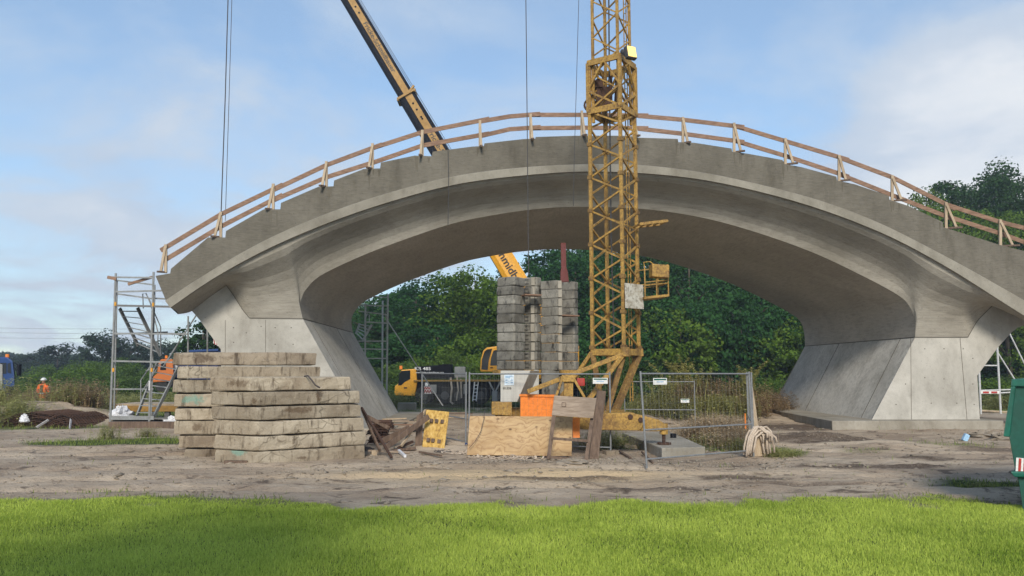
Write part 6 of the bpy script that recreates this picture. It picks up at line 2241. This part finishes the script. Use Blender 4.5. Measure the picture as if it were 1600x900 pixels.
def skin(name, verts, edges, radii, mats, parent, o0, sub=2, root=0, pick=None):
    me = bpy.data.meshes.new(name)
    me.from_pydata([tuple(v) for v in verts], edges, [])
    o = bpy.data.objects.new(name, me)
    COL.objects.link(o)
    sk_ = o.modifiers.new('skin', 'SKIN')
    sv = me.skin_vertices[0].data
    for i, r in enumerate(radii):
        sv[i].radius = (r, r) if not isinstance(r, tuple) else r
        sv[i].use_root = (i == root)
    ss = o.modifiers.new('sub', 'SUBSURF'); ss.levels = sub; ss.render_levels = sub
    dg = bpy.context.evaluated_depsgraph_get()
    m2 = bpy.data.meshes.new_from_object(o.evaluated_get(dg))
    bpy.data.objects.remove(o)
    m2.name = name
    m2.materials.clear()
    ob = link(name, m2, mats, parent, smooth=True, o0=o0)
    if pick:
        for p in m2.polygons:
            p.material_index = pick(p.center)
    return ob


wp = thing('person', 'site worker seen from behind in orange jacket and white helmet, standing among weeds', 'person', (pw.x, YW, gzw))
JV = [(0, 0, .95), (0, 0, 1.15), (0, 0, 1.38), (0, 0, 1.50), (0, .01, 1.58), (0, .01, 1.68), (0, .0, 1.74),
      (-.10, 0, .90), (-.12, .01, .50), (-.13, -.02, .08), (-.14, .10, .04), (.10, 0, .90), (.13, .02, .50), (.14, 0, .08), (.15, .12, .04),
      (-.19, 0, 1.42), (-.29, .0, 1.15), (-.24, .16, .98), (-.20, .24, .96), (.19, 0, 1.42), (.30, 0, 1.15), (.27, .16, .98), (.23, .24, .96)]
JE = [(0, 1), (1, 2), (2, 3), (3, 4), (4, 5), (5, 6), (0, 7), (7, 8), (8, 9), (9, 10), (0, 11), (11, 12), (12, 13), (13, 14), (2, 15), (15, 16), (16, 17), (17, 18), (2, 19), (19, 20), (20, 21), (21, 22)]
JR = [(.17, .13), (.17, .12), (.18, .12), .07, .06, .095, .07, .10, .07, .055, .05, .10, .07, .055, .05, .085, .065, .05, .035, .085, .065, .05, .035]


def cloth(c):
    if c.z > 1.53 or (c.y > .19 and .9 < c.z < 1.05):
        return 0
    return 1


body = skin('body', JV, JE, JR, [M['skin'], M['hiviz']], wp, Vector((pw.x, YW, gzw)), 2, 0, cloth)
hm = []
for j in range(7):
    th = j / 6 * math.pi / 2
    hm.append([(.135 * math.cos(th) * math.cos(a), .16 * math.cos(th) * math.sin(a) + .01, 1.70 + .13 * math.sin(th)) for a in [2 * math.pi * i / 14 for i in range(14)]])
mb = MB()
for r0, r1 in zip(hm[:-1], hm[1:]):
    mb.strip([Vector(p) + Vector((pw.x, YW, gzw)) for p in r0 + r0[:1]], [Vector(p) + Vector((pw.x, YW, gzw)) for p in r1 + r1[:1]])
o3 = Vector((pw.x, YW, gzw))
mb.prism([o3 + Vector((.15 * math.cos(a), .19 * math.sin(a) + .02, 1.69)) for a in [2 * math.pi * i / 14 for i in range(14)]], (0, 0, .02))
mb.build('helmet', M['white'], wp, smooth=True)
MB().prism([o3 + Vector(p) for p in ((-.07, -.135, 1.05), (.07, -.135, 1.05), (.06, -.125, 1.45), (-.06, -.125, 1.45))], (0, -.015, 0)).build('back_panel', M['hair'], wp)
MB().prism([o3 + Vector(p) for p in ((-.19, -.135, 1.0), (.19, -.135, 1.0), (.19, -.135, 1.05), (-.19, -.135, 1.05))], (0, -.012, 0)).build('reflective_band', M['grey'], wp)

# overhead lines far off on the left
for k, (y0, y1) in enumerate(((509, 513), (517, 519), (525, 527))):
    a, b = at(-160, y0, 170), at(360, y1, 170)
    tag(MB().path([a, a.lerp(b, .25) - Vector((0, 0, .3)), a.lerp(b, .5) - Vector((0, 0, .4)), a.lerp(b, .75) - Vector((0, 0, .3)), b], .035, 5).build('power_line', M['grey'], at_=a),
        ('highest', 'middle', 'lowest')[k] + ' of three faint overhead lines crossing the sky beyond the scaffold', 'power line')

# ================================================================== AIR
def haze_mat():
    m = bpy.data.materials.new('haze')
    m.use_nodes = True
    t = m.node_tree
    t.nodes.clear()
    p = N(t, 'ShaderNodeVolumePrincipled')
    p.inputs['Color'].default_value = (0.80, 0.88, 1.0, 1)
    p.inputs['Density'].default_value = HAZE
    p.inputs['Anisotropy'].default_value = 0.2
    L(t, p.outputs[0], N(t, 'ShaderNodeOutputMaterial').inputs['Volume'])
    return m


HAZE = 0.0009
hz = MB().box((0, 120, 15), (560, 300, 34)).build('haze', haze_mat())
tag(hz, 'thin bluish haze in the air over the fields', 'haze', kind='stuff')
